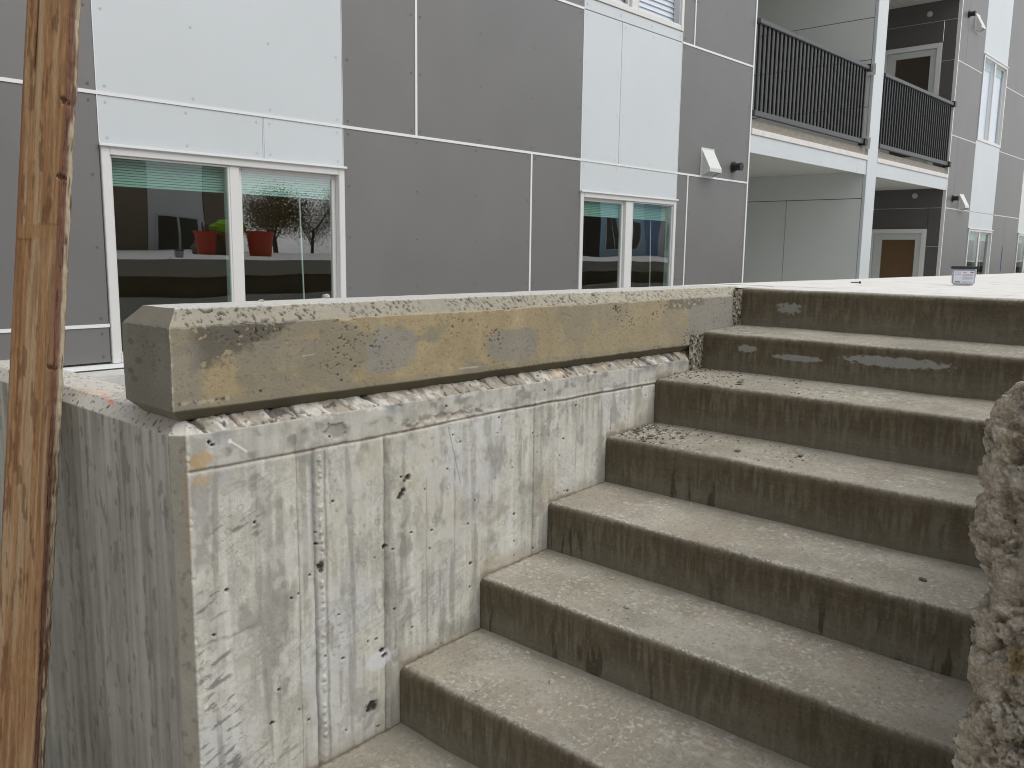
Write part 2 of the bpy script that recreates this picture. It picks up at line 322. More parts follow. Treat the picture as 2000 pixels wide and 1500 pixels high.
    P = np.stack([PX + dX, PY, PZ + dZ], -1)
    if k == 0:   # landing surface material colour on the top
        lc = land_col(PX, PY); m2 = ss(0.03, 0.10, (PX - x0)); c = c * (1 - m2[..., None]) + lc * m2[..., None]
        P[-1, :, 2] = -0.132 + 0.0016 * fb(P[-1, :, 0] * 2.2, P[-1, :, 1] * 2.2, 0 * P[-1, :, 0], 5)
    G = [(P, c)]
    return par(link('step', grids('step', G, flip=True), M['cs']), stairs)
for k in range(9): step(k)
# part of the landing slab left and right of the flight
for (a, b) in ((YW + 0.004, 2.0), (-3.0, 0.10)):
    xs2 = np.linspace(LX if b > 1 else LX - 1.2, LX + 0.30, 30); ys2 = np.linspace(a, b, 30); X, Y = np.meshgrid(xs2, ys2, indexing='ij')
    P = np.stack([X, Y, -0.133 + 0 * X], -1)
    link('landing_margin', grids('landing_margin', [(P, land_col(X, Y))]), M['cl'], kind='structure')

# ------------------------------------------------------------------ stair wall (cast in place)
CH = 0.030                                  # chamfer
ZT = -0.395; ZTOP = -0.365
def plan(d):
    """plan outline of the wall at inset d: list of points right -> corner -> left"""
    return [(3.30, YW + d), (0.843 + 0.414 * d, YW + d), (0.815 + d, 1.738 + 0.414 * d), (0.815 + d, 3.05)]
def wall():
    G = []
    prof = [(0.0, z) for z in np.concatenate([np.linspace(-1.61, -1.40, 20)[:-1], np.linspace(-1.40, -0.60, 290), np.linspace(-0.5975, ZT, 80)])]
    prof += [(CH * t, ZT + (ZTOP - ZT) * t) for t in np.linspace(0, 1, 13)[1:]]
    prof += [(CH + t, ZTOP) for t in np.linspace(0, 0.115, 20)[1:]]
    # samples along the plan
    seg = [(0, np.concatenate([np.linspace(0, 0.12, 30)[:-1], np.linspace(0.12, 1, 880)])), (1, np.linspace(0, 1, 9)[1:]), (2, np.concatenate([np.linspace(0, 0.5, 170)[1:], np.linspace(0.5, 1, 60)[1:]]))]
    idx = [(s, t) for s, T in seg for t in T]
    D = np.array([p[0] for p in prof]); Zp = np.array([p[1] for p in prof]); A = np.array([plan(d) for d in D])
    P = np.zeros((len(prof), len(idx), 3)); SG = np.array([s for s, t in idx])
    for j, (s, t) in enumerate(idx):
        P[:, j, :2] = A[:, s] * (1 - t) + A[:, s + 1] * t; P[:, j, 2] = Zp
    x, y, z = P[..., 0].copy(), P[..., 1].copy(), P[..., 2].copy()
    front = np.repeat((SG == 0)[None], len(prof), 0) & (D[:, None] < 1e-6); cham = np.repeat((SG == 1)[None], len(prof), 0); left = np.repeat((SG == 2)[None], len(prof), 0) & (D[:, None] < 1e-6)
    top = np.repeat((D[:, None] > 1e-6), len(idx), 1)
    o = 0 * x
    # ---------------- relief
    dep = o.copy()                          # inward (positive = into the wall)
    dep += 0.0012 * fb(x * 7, y * 7, z * 4, 1, 4) + 0.0005 * fb(x * 80, y * 80, z * 60, 2, 2)
    ridge = fb(x * 60, o, z * 70, 3, 3)
    def seam(xc, wd, amp, z1=-0.475):
        wob = 0.003 * fb(o, o, z * 14, int(xc * 100), 3)
        return gau(x - xc - wob, wd) * ss(z1 + 0.004, z1 - 0.004, z) * amp
    fr = front.astype(float)
    dep += fr * (seam(1.156, 0.004, 0.006) + seam(1.172, 0.006, -0.006) * (0.3 + ss(-0.1, 0.5, ridge)) + seam(1.372, 0.0035, 0.0045) + seam(1.384, 0.004, -0.0022) + seam(1.957, 0.003, 0.0045, -0.46) + seam(1.968, 0.004, -0.002, -0.46) + seam(1.108, 0.0018, 0.002) + seam(1.62, 0.0015, 0.0012))
    hz = z - (-0.474 + 0.010 * ss(1.2, 1.9, x) + 0.002 * fb(x * 9, o, o, 9, 3))
    hl = gau(hz, 0.0028) * fr; dep += hl * 0.004; dep -= gau(hz - 0.007, 0.004) * fr * 0.002 * ss(1.5, 1.9, x)
    # spalled band over the horizontal seam near x 1.4..1.8
    sp = ss(0.022, 0.0, np.abs(hz - 0.016)) * ss(1.38, 1.46, x) * ss(1.80, 1.70, x) * ss(-0.15, 0.35, fb(x * 30, o, z * 45, 11, 3)) * fr
    dep += sp * 0.006
    sp2 = ss(1.0, 0.5, ((x - 1.225) / 0.035) ** 2 + ((z + 0.438) / 0.022) ** 2 + 0.6 * ridge) * fr; dep += sp2 * 0.005
    # bug holes
    H = np.zeros_like(x); rr = np.random.RandomState(12)
    holes = [(1.45, -0.596, .0075), (1.440, -0.604, .005), (1.427, -0.638, .0065), (1.434, -0.630, .006), (1.421, -0.646, .005), (1.322, -1.196, .012), (1.330, -1.204, .008), (1.312, -1.205, .006), (1.370, -0.769, .006), (1.170, -0.767, .0085), (1.171, -0.780, .006), (1.358, -1.052, .006), (1.366, -1.07, .006), (0.893, -0.415, .005), (0.90, -0.422, .003), (1.87, -0.79, .004), (1.95, -0.55, .003)]
    holes += [(rr.uniform(0.86, 2.8), rr.uniform(-1.45, -0.41), rr.choice([.0022, .0026, .003, .0035, .0042], p=[.3, .3, .2, .12, .08])) for _ in range(120)]
    ring = np.zeros_like(x)
    xi = x[0, :][None] ; 
    for (hx, hzz, hr_) in holes:
        m = np.abs(x - hx) < 0.03; m &= np.abs(z - hzz) < 0.03; m &= front
        if not m.any(): continue
        a = rr.uniform(0.8, 1.7); dd = np.hypot((x[m] - hx) / a, (z[m] - hzz)) / hr_ * (1 + 0.25 * fb(x[m] * 300, o[m], z[m] * 300, 14, 1))
        H[m] = np.maximum(H[m], ss(1.25, 0.75, dd))
    for _ in range(46):                       # closed bubbles: faint rings
        hx, hzz, hr_ = rr.uniform(0.88, 2.4), rr.uniform(-1.3, -0.48), rr.uniform(.005, .009)
        m = (np.abs(x - hx) < 0.02) & (np.abs(z - hzz) < 0.02) & front
        dd = np.hypot(x[m] - hx, z[m] - hzz) - hr_; ring[m] = np.maximum(ring[m], gau(dd, 0.0016))
    dep += H * 0.006 + ring * 0.0008
    # chipped arrises: top edge of front, both edges of the corner chamfer
    e1 = gau(z - ZT, 0.006) * (np.repeat((SG == 0)[None], len(prof), 0)); chip = ss(0.05, 0.6, fb(x * 26, y * 26, z * 26, 15, 3)); dep += e1 * chip * 0.006
    xe = gau(x - 0.843, 0.004) * fr + gau(y - 1.738, 0.004) * left; dep += xe * ss(0.1, 0.6, fb(x * 40, y * 40, z * 60, 16, 3)) * 0.004
    # slanted gouges and slurry on the top chamfer (front)
    tf = top & np.repeat((SG == 0)[None], len(prof), 0); q = tf.astype(float)
    inset = np.repeat(D[:, None], len(idx), 1)
    sl = x * 1.0 + inset * 0.9
    gou = ss(0.16, 0.34, fb(sl * 40 + .8 * fb(x * 30, o, o, 77, 2), inset * 18, o, 17, 3)) * ss(-.25, .1, fb(x * 8, o, o, 78, 2)) * q
    lump = ss(-.1, 0.5, fb(sl * 22 + fb(x * 9, o, o, 79, 2), inset * 30, o, 18, 4)) * q
    P[..., 2] += (lump * 0.0065 - gou * 0.007) * ss(0.0, 0.012, inset) * ss(2.62, 2.5, x)
    # direction of inward
    nrm = np.zeros(P.shape); s0 = np.repeat((SG == 0)[None], len(prof), 0); s2 = np.repeat((SG == 2)[None], len(prof), 0)
    nrm[..., 1] = np.where(s0, 1, np.where(s2, 0, .707)); nrm[..., 0] = np.where(s0, 0, np.where(s2, 1, .707))
    P += nrm * dep[..., None]
    # ---------------- colour, front
    c = np.ones(P.shape) * np.array([0.485, 0.475, 0.425])
    n1 = fb(x * 3.2, o, z * 3.0, 20, 4); n2 = fb(x * 30, o, z * 1.8, 21, 4); n3_ = fb(x * 75, o, z * 3.5, 22, 3); n4 = fb(x * 9, o, z * 9, 23, 5)
    n5 = fb(x * 140, o, z * 120, 66, 3); n6 = fb(x * 32, y * 30, z * 26, 67, 4)
    c = c * (1 + 0.13 * n1 + 0.17 * n2 + 0.13 * n3_ + 0.20 * n4 + .14 * n5 + .16 * n6)[..., None]
    c = mixc(c, (0.56, 0.57, 0.57), ss(0.0, 0.5, fb(x * 5, o, z * 2.2, 24, 3)) * 0.65)                 # cool bright
    c = mixc(c, (0.50, 0.47, 0.37), ss(0.05, 0.5, fb(x * 6, o, z * 4, 25, 4)) * 0.55)                  # cream
    c = mixc(c, (0.62, 0.62, 0.59), ss(0.28, 0.5, n2) * 0.5)
    c = mixc(c, (0.27, 0.265, 0.235), ss(0.14, 0.45, -n2 + 0.3 * n4) * 0.65)
    c = mixc(c, (0.235, 0.23, 0.205), ss(0.12, 0.42, fb(x * 14, o, z * 8, 26, 5)) * 0.6)
    c = mixc(c, (0.20, 0.195, 0.175), ss(0.34, 0.46, fb(x * 60, o, z * 70, 60, 3)) * 0.5 * ss(-.2, .4, fb(x * 6, o, z * 6, 68, 3)))
    c = mixc(c, (0.27, 0.23, 0.17), ss(0.25, 0.5, fb(x * 4, o, z * 6, 27, 5)) * ss(1.55, 1.75, x) * ss(-0.62, -0.8, z) * 0.6)
    bloom = ss(.0, .5, fb(x * 10 + n6, o, z * 7, 73, 5)); c = mixc(c, (.60, .595, .56), bloom * .45); c = mixc(c, (.29, .28, .245), ss(.1, .5, fb(x * 8, o, z * 12 + n6, 74, 6)) * .4)
    # board band above the horizontal seam: greyer, blotchy
    up = ss(-0.003, 0.003, hz)
    c = mixc(c, (0.40, 0.385, 0.35), up * 0.45); c = mixc(c, (0.19, 0.18, 0.155), up * ss(0.05, 0.4, fb(x * 15, o, z * 26, 28, 5)) * 0.65); c = mixc(c, (0.56, 0.55, 0.51), up * ss(0.05, 0.4, fb(x * 24, o, z * 18, 72, 4)) * 0.5)
    edgeb = ss(0.022 + 0.010 * 1, 0.0, (ZT - z) + 0.016 * fb(x * 22, o, o, 29, 3)); c = mixc(c, (0.20, 0.21, 0.225), edgeb * ss(-0.1, 0.35, fb(x * 7, o, o, 30, 3)) * 0.7)
    # fine short drag marks, slanting
    def drag(cx, cz, rx, rz, s, a=0.9):
        ca, sa = math.cos(0.35), math.sin(0.35); uu = x * ca + z * sa; vv = -x * sa + z * ca
        m = ss(1.0, 0.3, ((x - cx) / rx) ** 2 + ((z - cz) / rz) ** 2)
        return ss(0.20, 0.42, fb(uu * 20, o, vv * 95, s, 4)) * m * a * .85
    for q_ in ((0.955, -0.63, .09, .06, 31), (0.885, -0.775, .06, .05, 32), (0.88, -0.93, .06, .10, 33), (0.90, -1.10, .09, .16, 34), (1.2, -0.95, .5, .10, 35, .25), (1.0, -1.25, .15, .12, 36, .6), (1.55, -0.93, .25, .15, 37, .3), (1.0, -0.52, 0.14, 0.05, 41, .3)): c = mixc(c, (0.16, 0.155, 0.15), drag(*q_) * fr)
    crack = gau(z + 0.868 - 0.012 * fb(x * 14, o, o, 38, 3) - 0.05 * (x - 0.87), 0.004) * ss(1.02, 0.95, x) * fr; c = mixc(c, (0.17, 0.165, 0.15), crack * (0.5 + 0.5 * ridge))
    sm = ss(1, 0.5, ((x - 0.925 - 0.25 * (z + 1.27)) / 0.018) ** 2 + ((z + 1.27) / 0.07) ** 2 + 0.7 * ridge) * fr; c = mixc(c, (0.15, 0.15, 0.145), sm * 0.75)
    # seams in colour
    for xc, wd, a, z1 in ((1.155, .0045, 1., -.475), (1.187, .004, .75, -.475), (1.370, .0045, 1., -.475), (1.382, .009, .55, -.475), (1.955, .0045, .95, -.46), (1.968, .006, .35, -.46), (1.108, .0016, .7, -.43), (1.62, .0018, .45, -.55), (2.45, .002, .4, -.46), (1.70, .0016, .35, -.50)):
        wob = 0.003 * fb(o, o, z * 14, int(xc * 100), 3); c = mixc(c, (0.15, 0.14, 0.125), gau(x - xc - wob, wd) * ss(z1 + .004, z1 - .004, z) * a * (0.75 + 0.35 * ridge) * fr)
    c = mixc(c, (0.24, 0.245, 0.25), gau(x - 1.150, 0.006) * ss(-.475, -.5, z) * ss(-0.86, -0.62, z) * 0.9 * fr)
    c = mixc(c, (0.55, 0.53, 0.47), gau(x - 1.174, 0.007) * ss(-.475, -.48, z) * ss(-0.2, .4, ridge) * .85 * fr)
    c = mixc(c, (0.17, 0.12, 0.09), hl * (0.65 + 0.4 * ridge)); c = mixc(c, (0.58, 0.56, 0.52), gau(hz + .006, .003) * fr * 0.35)
    c = mixc(c, (0.42, 0.37, 0.31), sp * 0.8); c = mixc(c, (0.34, 0.32, 0.28), sp2 * 0.7)
    bent = x - (1.60 + 0.035 * (-0.50 - z) / 0.12 * 1.0); c = mixc(c, (0.20, 0.19, 0.17), gau(bent, .0016) * ss(-.47, -.48, z) * ss(-.66, -.64, z) * .8 * fr)
    c = mixc(c, (0.27, 0.25, 0.21), gau(x - 1.515 - .006 * fb(o, o, z * 9, 39, 3), .002) * ss(-.6, -.62, z) * ss(-.95, -.93, z) * .6 * fr)
    # tie-hole patches, white scratch
    sc = gau((z + 0.430) + 0.75 * (x - 0.955), .0025) * ss(.937, .942, x) * ss(.985, .978, x) * fr; c = mixc(c, (0.75, 0.75, 0.72), sc); c = mixc(c, (.75, .75, .72), ss(1.2, .8, np.hypot(x - .941, z + .420) / .005) * fr)
    c = mixc(c, (0.66, 0.67, 0.70), ss(1, .4, ((x - 1.345) / .045) ** 2 + ((z + 1.075) / .03) ** 2 + .5 * n4) * .7 * fr)
    # rust at the corner, next to the chamfer
    ru = (ss(1, .3, ((x - .872) / .035) ** 2 + ((z + .452) / .022) ** 2 + .6 * ridge) + .7 * ss(1, .3, ((x - .872) / .028) ** 2 + ((z + .497) / .018) ** 2 + .6 * ridge)) * fr; c = mixc(c, (0.42, 0.29, 0.13), ru * .75)
    # dirt line over the treads
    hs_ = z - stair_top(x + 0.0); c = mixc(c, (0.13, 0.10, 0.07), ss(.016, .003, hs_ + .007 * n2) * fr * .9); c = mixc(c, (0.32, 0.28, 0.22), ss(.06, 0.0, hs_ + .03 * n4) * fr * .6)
    # light ghost of the step form next to each riser
    for k in range(2, 8):
        m = ss(0.045, 0.042, NX[k] - x) * (x < NX[k] + .01) * ss(NZ[k] + .01, NZ[k] + .002, z) * ss(NZ[k] - .19, NZ[k] - .17, z) * fr; c = mixc(c, (0.30, 0.29, 0.26), m * (.45 + .3 * n3_))
    c = mixc(c, (0.03, 0.028, 0.025), H * .95); c = mixc(c, (0.27, 0.26, 0.24), ring * .55)
    cf = c
    # ---------------- colour, left return (streaky, greyer) and chamfer
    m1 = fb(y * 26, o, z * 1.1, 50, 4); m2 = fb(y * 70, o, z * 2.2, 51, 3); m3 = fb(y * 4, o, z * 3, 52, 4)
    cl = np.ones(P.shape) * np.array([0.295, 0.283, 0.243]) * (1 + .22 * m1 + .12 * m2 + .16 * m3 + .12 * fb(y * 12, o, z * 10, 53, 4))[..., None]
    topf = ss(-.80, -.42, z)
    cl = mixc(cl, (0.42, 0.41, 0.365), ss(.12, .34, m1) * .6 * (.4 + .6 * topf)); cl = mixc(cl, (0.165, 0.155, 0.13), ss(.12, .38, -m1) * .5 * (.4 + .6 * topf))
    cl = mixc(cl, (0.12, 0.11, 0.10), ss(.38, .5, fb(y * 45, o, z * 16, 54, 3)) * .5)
    cl = mixc(cl, (0.12, 0.10, 0.085), gau(y - 2.005 - .004 * fb(o, o, z * 8, 55, 3), .006) * .7 * ss(-.05, .3, fb(y * 60, o, z * 30, 56, 2) + .2)); cl = mixc(cl, (.40, .39, .36), gau(y - 1.985 - .004 * fb(o, o, z * 8, 55, 3), .004) * .5)
    cc = np.ones(P.shape) * np.array([0.255, 0.235, 0.195]) * (1 + .12 * n4 + .08 * fb(x * 50, y * 50, z * 25, 57, 3))[..., None]
    cc = mixc(cc, (0.30, 0.19, 0.11), ss(.832, .842, x) * ss(-.42, -.50, z) * ss(-.72, -.6, z) * .75); cc = mixc(cc, (0.14, .12, .10), ss(.3, .45, fb(x * 60, y * 60, z * 40, 58, 2)) * .5)
    s1 = np.repeat((SG == 1)[None], len(prof), 0)
    c = np.where(s0[..., None], cf, np.where(s2[..., None], cl, cc))
    # pale lips at the chamfer arrises
    c = mixc(c, (0.55, 0.53, 0.48), (gau(x - .844, .0022) * s0 + gau(y - 1.740, .0016) * s2) * (.45 + .6 * ss(0, .4, fb(x * 9, y * 9, z * 70, 59, 2))) * (D[:, None] < 1e-6))
    # top chamfer and top
    tcol = np.ones(P.shape) * np.array([0.56, 0.535, 0.49]); gn = fb(sl * 20, inset * 25, y * 2, 61, 4)
    tcol = mixc(tcol, (0.30, 0.27, 0.22), ss(-.15, .15, gn + .22 * ss(1.3, 2.4, x)) * .85 * s0); tcol = mixc(tcol, (.20, .175, .13), ss(.0, .3, fb(sl * 60, inset * 60, o, 76, 3)) * .55 * s0); tcol = mixc(tcol, (0.055, 0.05, 0.045), gou * .8); tcol = mixc(tcol, (.62, .50, .33), ss(.3, .5, fb(x * 9, y * 9, o, 62, 3)) * .5 * s0)
    tcol = mixc(tcol, (.33, .32, .28), ss(.2, .5, fb(x * 20, y * 20, o, 63, 4)) * .4 * s2)
    tcol = mixc(tcol, (.44, .42, .37), (s2 & (inset < CH + .002)) * .6); tcol = mixc(tcol, (.33, .30, .25), s2 * ss(2.0, 1.85, y) * .8)
    tcol = mixc(tcol, (.06, .055, .05), ss(.44, .55, fb(x * 70, y * 70, inset * 70, 64, 2)) * .8)
    tcol = mixc(tcol, (.70, .22, .12), s2 * gau(x - .853 - .2 * (y - 2.14), .006) * ss(2.04, 2.07, y) * ss(2.24, 2.19, y) * ss(-.3, .3, fb(x * 80, y * 30, o, 65, 2)) * .75); tcol = mixc(tcol, (.62, .50, .38), s2 * ss(.9, .2, ((x - .86) / .04) ** 2 + ((y - 2.25) / .13) ** 2 + .5 * gn) * .4)
    c = np.where(top[..., None], tcol, c)
    G.append((P, c))
    # back of the return and of the main run, ends
    def quadgrid(a, b, c_, d, n, m, colr):
        a, b, c_, d = map(np.array, (a, b, c_, d)); U, V = np.meshgrid(np.linspace(0, 1, n), np.linspace(0, 1, m), indexing='ij'); U = U[..., None]; V = V[..., None]
        Q = a * (1 - U) * (1 - V) + b * U * (1 - V) + c_ * U * V + d * (1 - U) * V
        return (Q, np.ones(Q.shape) * np.array(colr) * (1 + .15 * fb(Q[..., 0] * 9, Q[..., 1] * 9, Q[..., 2] * 4, 70, 4))[..., None])
    i = 0.145
    G.append(quadgrid((.815 + i, 3.05, ZTOP), (.815 + i, 2.0, ZTOP), (.815 + i, 2.0, -1.61), (.815 + i, 3.05, -1.61), 60, 30, (.22, .215, .20)))
    G.append(quadgrid((.815 + i, 2.0, ZTOP), (3.5, 2.0, ZTOP), (3.5, 2.0, -1.61), (.815 + i, 2.0, -1.61), 120, 30, (.22, .215, .20)))
    G.append(quadgrid((.815 + i - .002, YW + i - .002, ZTOP), (.815 + i - .002, 2.0, ZTOP), (3.5, 2.0, ZTOP), (3.5, YW + i - .002, ZTOP), 30, 80, (.50, .49, .46)))
    G.append(quadgrid((.815, 3.05, -1.61), (.815, 3.05, ZTOP), (.815 + i, 3.05, ZTOP), (.815 + i, 3.05, -1.61), 20, 8, (.22, .215, .20)))
    return grids('stair_wall', G)
w_o = link('stair_wall', wall(), M['cw'])
tag(w_o, 'pale cast concrete stair wall with chamfered corner, form seams and bug holes beside the steps', 'wall')

# ------------------------------------------------------------------ precast beam on the wall
def beam():
    z0, z1, z2, z3 = -0.365, -0.339, -0.165, -0.128; yi = 0.036; yb = 1.935; CE = 0.030
    pf = [(YW + .035, z0 + .002)]
    def add(a, b, n):
        for t in np.linspace(0, 1, n)[1:]: pf.append((a[0] * (1 - t) + b[0] * t, a[1] * (1 - t) + b[1] * t))
    p_ = [(YW + .028, z0), (YW - .001, z1), (YW - .001, z2), (YW + yi, z3), (yb - yi, z3), (yb, z2), (yb, z1), (yb - .028, z0)]
    pf = [p_[0]]
    for a, b, n in zip(p_[:-1], p_[1:], (10, 86, 22, 30, 8, 12, 6)): add(a, b, n)
    pf = np.array(pf)
    xs = np.linspace(0, 1, 960) ** 1.15; X0 = 0.815; X1 = 3.255
    # the end chamfers: the section shrinks with the same mitre
    ins_top = np.clip((pf[:, 1] - z2) / (z3 - z2), 0, 1) * 0.033; ins_bot = np.clip((z1 - pf[:, 1]) / (z1 - z0), 0, 1) * 0.026
    xa = X0 + ins_top + ins_bot
    Xg = xa[:, None] * (1 - xs[None]) + X1 * xs[None]; Yg = np.repeat(pf[:, 0][:, None], len(xs), 1); Zg = np.repeat(pf[:, 1][:, None], len(xs), 1)
    P = np.stack([Xg, Yg, Zg], -1)
    n, m = 60, 0
    # end cap: for every profile height left..right across y
    half = len(pf)
    ycap = np.linspace(0, 1, 64)
    idx = [i for i in range(len(pf)) if pf[i, 0] < 1.80 and i <= 9 + 85 + 21]        # front half up to the top arris
    E = np.zeros((len(idx), len(ycap), 3))
    for a, i in enumerate(idx):
        yl = pf[i, 0]; yr = 1.7095 + 1.935 - yl; E[a, :, 1] = yl * (1 - ycap) + yr * ycap; E[a, :, 2] = pf[i, 1]; E[a, :, 0] = xa[i]
    def fin(P, end):
        x, y, z = P[..., 0].copy(), P[..., 1].copy(), P[..., 2].copy(); o = 0 * x
        q = 0.0016
        nv = np.stack([fb(x * 9, y * 9, z * 9, 80, 3), fb(x * 9 + 7, y * 9, z * 9, 81, 3), fb(x * 9, y * 9 + 5, z * 9, 82, 3)], -1)
        rg = fb(x * 70, y * 70, z * 70, 83, 3)
        P = P + nv * q
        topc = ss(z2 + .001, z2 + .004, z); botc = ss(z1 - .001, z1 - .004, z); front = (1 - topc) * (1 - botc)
        por = ss(.24, .37, fb(x * 105, y * 70 + x * 40, z * 110, 84, 3)) * topc * (y < 1.80) * (1 if not end else .3) * ss(-.35, .2, fb(x * 6, y * 6, z * 6, 85, 2) + .25)
        por2 = ss(.46, .56, fb(x * 120, y * 120, z * 120, 86, 2)) * front * .9 * (.25 + .6 * ss(.2, .6, fb(x * 7, y * 7, z * 7, 87, 2))) + ss(.30, .42, fb(x * 100, y * 100, z * 100, 97, 2)) * front * ss(.14, 0, np.abs(x - 1.0)) * ss(-.23, -.175, z)
        # holes along the bug line
        if not end:
            for hx, hz_, hr_ in ((2.357, -.180, .006), (2.36, -.190, .005), (2.345, -.186, .004), (1.283, -.285, .003), (1.02, -.318, .003), (1.24, -.315, .003), (1.23, -.30, .0025), (1.27, -.268, .003)):
                por2 = np.maximum(por2, ss(1.3, .7, np.hypot(x - hx, z - hz_) / hr_) * front)
        P[..., 1 if not end else 0] += por2 * .003 + (por * .004 * (0 if end else 1)); P[..., 2] -= por * .004
        # ragged arrises
        ea = gau(z - z1, .004) * ss(.1, .5, fb(x * 95, y * 95, o, 88, 2)) * (ss(1.7, 2.1, x) * (x < 9)); P[..., 2] += ea * .004 * (y < 1.75)
        ea2 = gau(z - z2, .004) * ss(.15, .6, fb(x * 30, y * 30, o, 89, 3)); P[..., 2] -= ea2 * .004
        # colour
        n1 = fb(x * 4.5, y * 4, z * 6, 90, 4); n2 = fb(x * 18, y * 18, z * 5, 91, 4); n3_ = fb(x * 9, y * 9, z * 12, 92, 5)
        n4 = fb(x * 120, y * 120, z * 120, 71, 3); c = np.ones(P.shape) * np.array([0.355, 0.290, 0.175]) * (1 + .14 * n2 + .16 * n3_ + .12 * n4)[..., None]
        c = mixc(c, (0.235, 0.215, 0.165), ss(.08, .34, n1 + .45 * n3_) * .8)
        c = mixc(c, (0.33, 0.285, 0.20), ss(1.75, 2.3, x) * .55)
        g1 = ss(1.25, .55, ((x - 1.375) / .115) ** 2 + ((z + .238) / .062) ** 2 + 1.0 * n3_ + .7 * fb(x * 11, o, z * 16, 75, 4)); c = mixc(c, (0.275, 0.262, 0.235), g1 * .8)
        g1 = ss(1.1, .6, ((x - 1.07) / .12) ** 2 + ((z + .235) / .035) ** 2 + 1.1 * n3_); c = mixc(c, (0.25, 0.228, 0.18), g1 * .7)
        g1 = ss(1.1, .6, ((x - 1.86) / .10) ** 2 + ((z + .27) / .06) ** 2 + .8 * n3_); c = mixc(c, (0.25, 0.24, 0.22), g1 * .7)
        c = mixc(c, (0.25, 0.235, 0.20), ss(.20, .0, z - z1 + .10 + .04 * n3_) * 0 )
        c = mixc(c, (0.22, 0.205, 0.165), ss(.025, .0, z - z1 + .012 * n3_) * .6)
        # upper left dark patch with torn edge, tan flecks
        lim = -.268 + .38 * np.clip(x - .86, 0, 1) ; dk = ss(-.012, .012, z - lim + .022 * fb(x * 40, y * 40, z * 50, 93, 4)) * ss(1.18, 1.12, x + .02 * n3_) * front * ss(.845, .88, x)
        c = mixc(c, (0.125, 0.112, 0.09), dk * .92); c = mixc(c, (0.38, 0.31, 0.19), dk * ss(.40, .45, fb(x * 55, y * 55, z * 70, 94, 3)) * .85)
        c = mixc(c, (0.225, 0.21, 0.18), ss(.90, .87, x + .015 * n3_) * ss(-.19, -.21, z) * front * .7)
        c = mixc(c, (0.27, 0.262, 0.24), ss(2.80, 2.83, x + .02 * n3_) * front * .85); dk = ss(2.66, 2.69, x + .02 * n3_) * ss(-.205, -.19, z + .015 * n3_) * ss(2.95, 2.9, x) * front; c = mixc(c, (0.17, 0.155, 0.13), dk * .8)
        c = mixc(c, (.42, .38, .28), dk * ss(.3, .42, fb(x * 60, y * 60, z * 60, 95, 2)) * .8)
        # splinter scars
        sc = gau(z + .325 + .002 * fb(x * 60, o, o, 96, 2) - .02 * (x - .87), .0045) * ss(.825, .83, x) * ss(.955, .94, x); c = mixc(c, (0.43, 0.38, 0.29), sc * ss(-.3, .2, rg) * .9 * front); c = mixc(c, (.10, .09, .07), sc * ss(.25, .4, -rg) * front)
        sc = gau(z + .246 - .1 * (x - 1.14), .0012) * ss(1.12, 1.13, x) * ss(1.17, 1.16, x); c = mixc(c, (.46, .42, .33), sc * front); sc = gau(z + .322, .002) * ss(1.63, 1.64, x) * ss(1.72, 1.70, x); c = mixc(c, (.47, .43, .34), sc * front)
        # top chamfer
        ct = np.ones(P.shape) * np.array([0.30, 0.278, 0.225]) * (1 + .13 * n3_ + .08 * rg)[..., None]; ct = mixc(ct, (.42, .39, .31), ss(1.6, 2.6, x) * .5); c = c * (1 - topc[..., None]) + ct * topc[..., None]
        flat = ss(z3 - .003, z3 - .0005, z); c = mixc(c, (0.60, 0.59, 0.56), flat * (y > YW + .03) * (.9 + .2 * rg))
        cb = np.array([.115, .10, .066]); c = mixc(c, cb, botc * .85)  # contact shadow under the beam painted into the bottom chamfer colour
        if end:
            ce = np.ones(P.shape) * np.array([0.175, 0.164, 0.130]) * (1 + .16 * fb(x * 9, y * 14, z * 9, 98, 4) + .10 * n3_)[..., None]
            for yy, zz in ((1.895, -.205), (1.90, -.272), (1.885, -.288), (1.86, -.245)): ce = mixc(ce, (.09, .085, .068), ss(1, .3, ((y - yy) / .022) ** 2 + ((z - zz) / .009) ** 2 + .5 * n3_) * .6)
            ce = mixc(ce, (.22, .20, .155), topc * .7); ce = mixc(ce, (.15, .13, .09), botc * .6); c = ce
        c = mixc(c, (0.50, 0.46, 0.35), gau(y - YW, .0022) * gau(x - X0, .004) * front * (.3 + .7 * ss(-.1, .3, fb(x, y, z * 90, 99, 2))))
        c = mixc(c, (.50, .48, .42), gau(z - z2, .0016) * (.2 + .3 * rg) * (1 - topc))
        c = mixc(c, (.045, .04, .033), por * .8); c = mixc(c, (.05, .045, .035), por2 * .8)
        return P, c
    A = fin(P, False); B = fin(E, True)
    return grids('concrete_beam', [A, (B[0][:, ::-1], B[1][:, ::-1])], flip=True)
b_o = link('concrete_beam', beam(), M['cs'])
tag(b_o, 'long square concrete curb beam, tan and grey stained, lying along the top of the stair wall', 'beam')

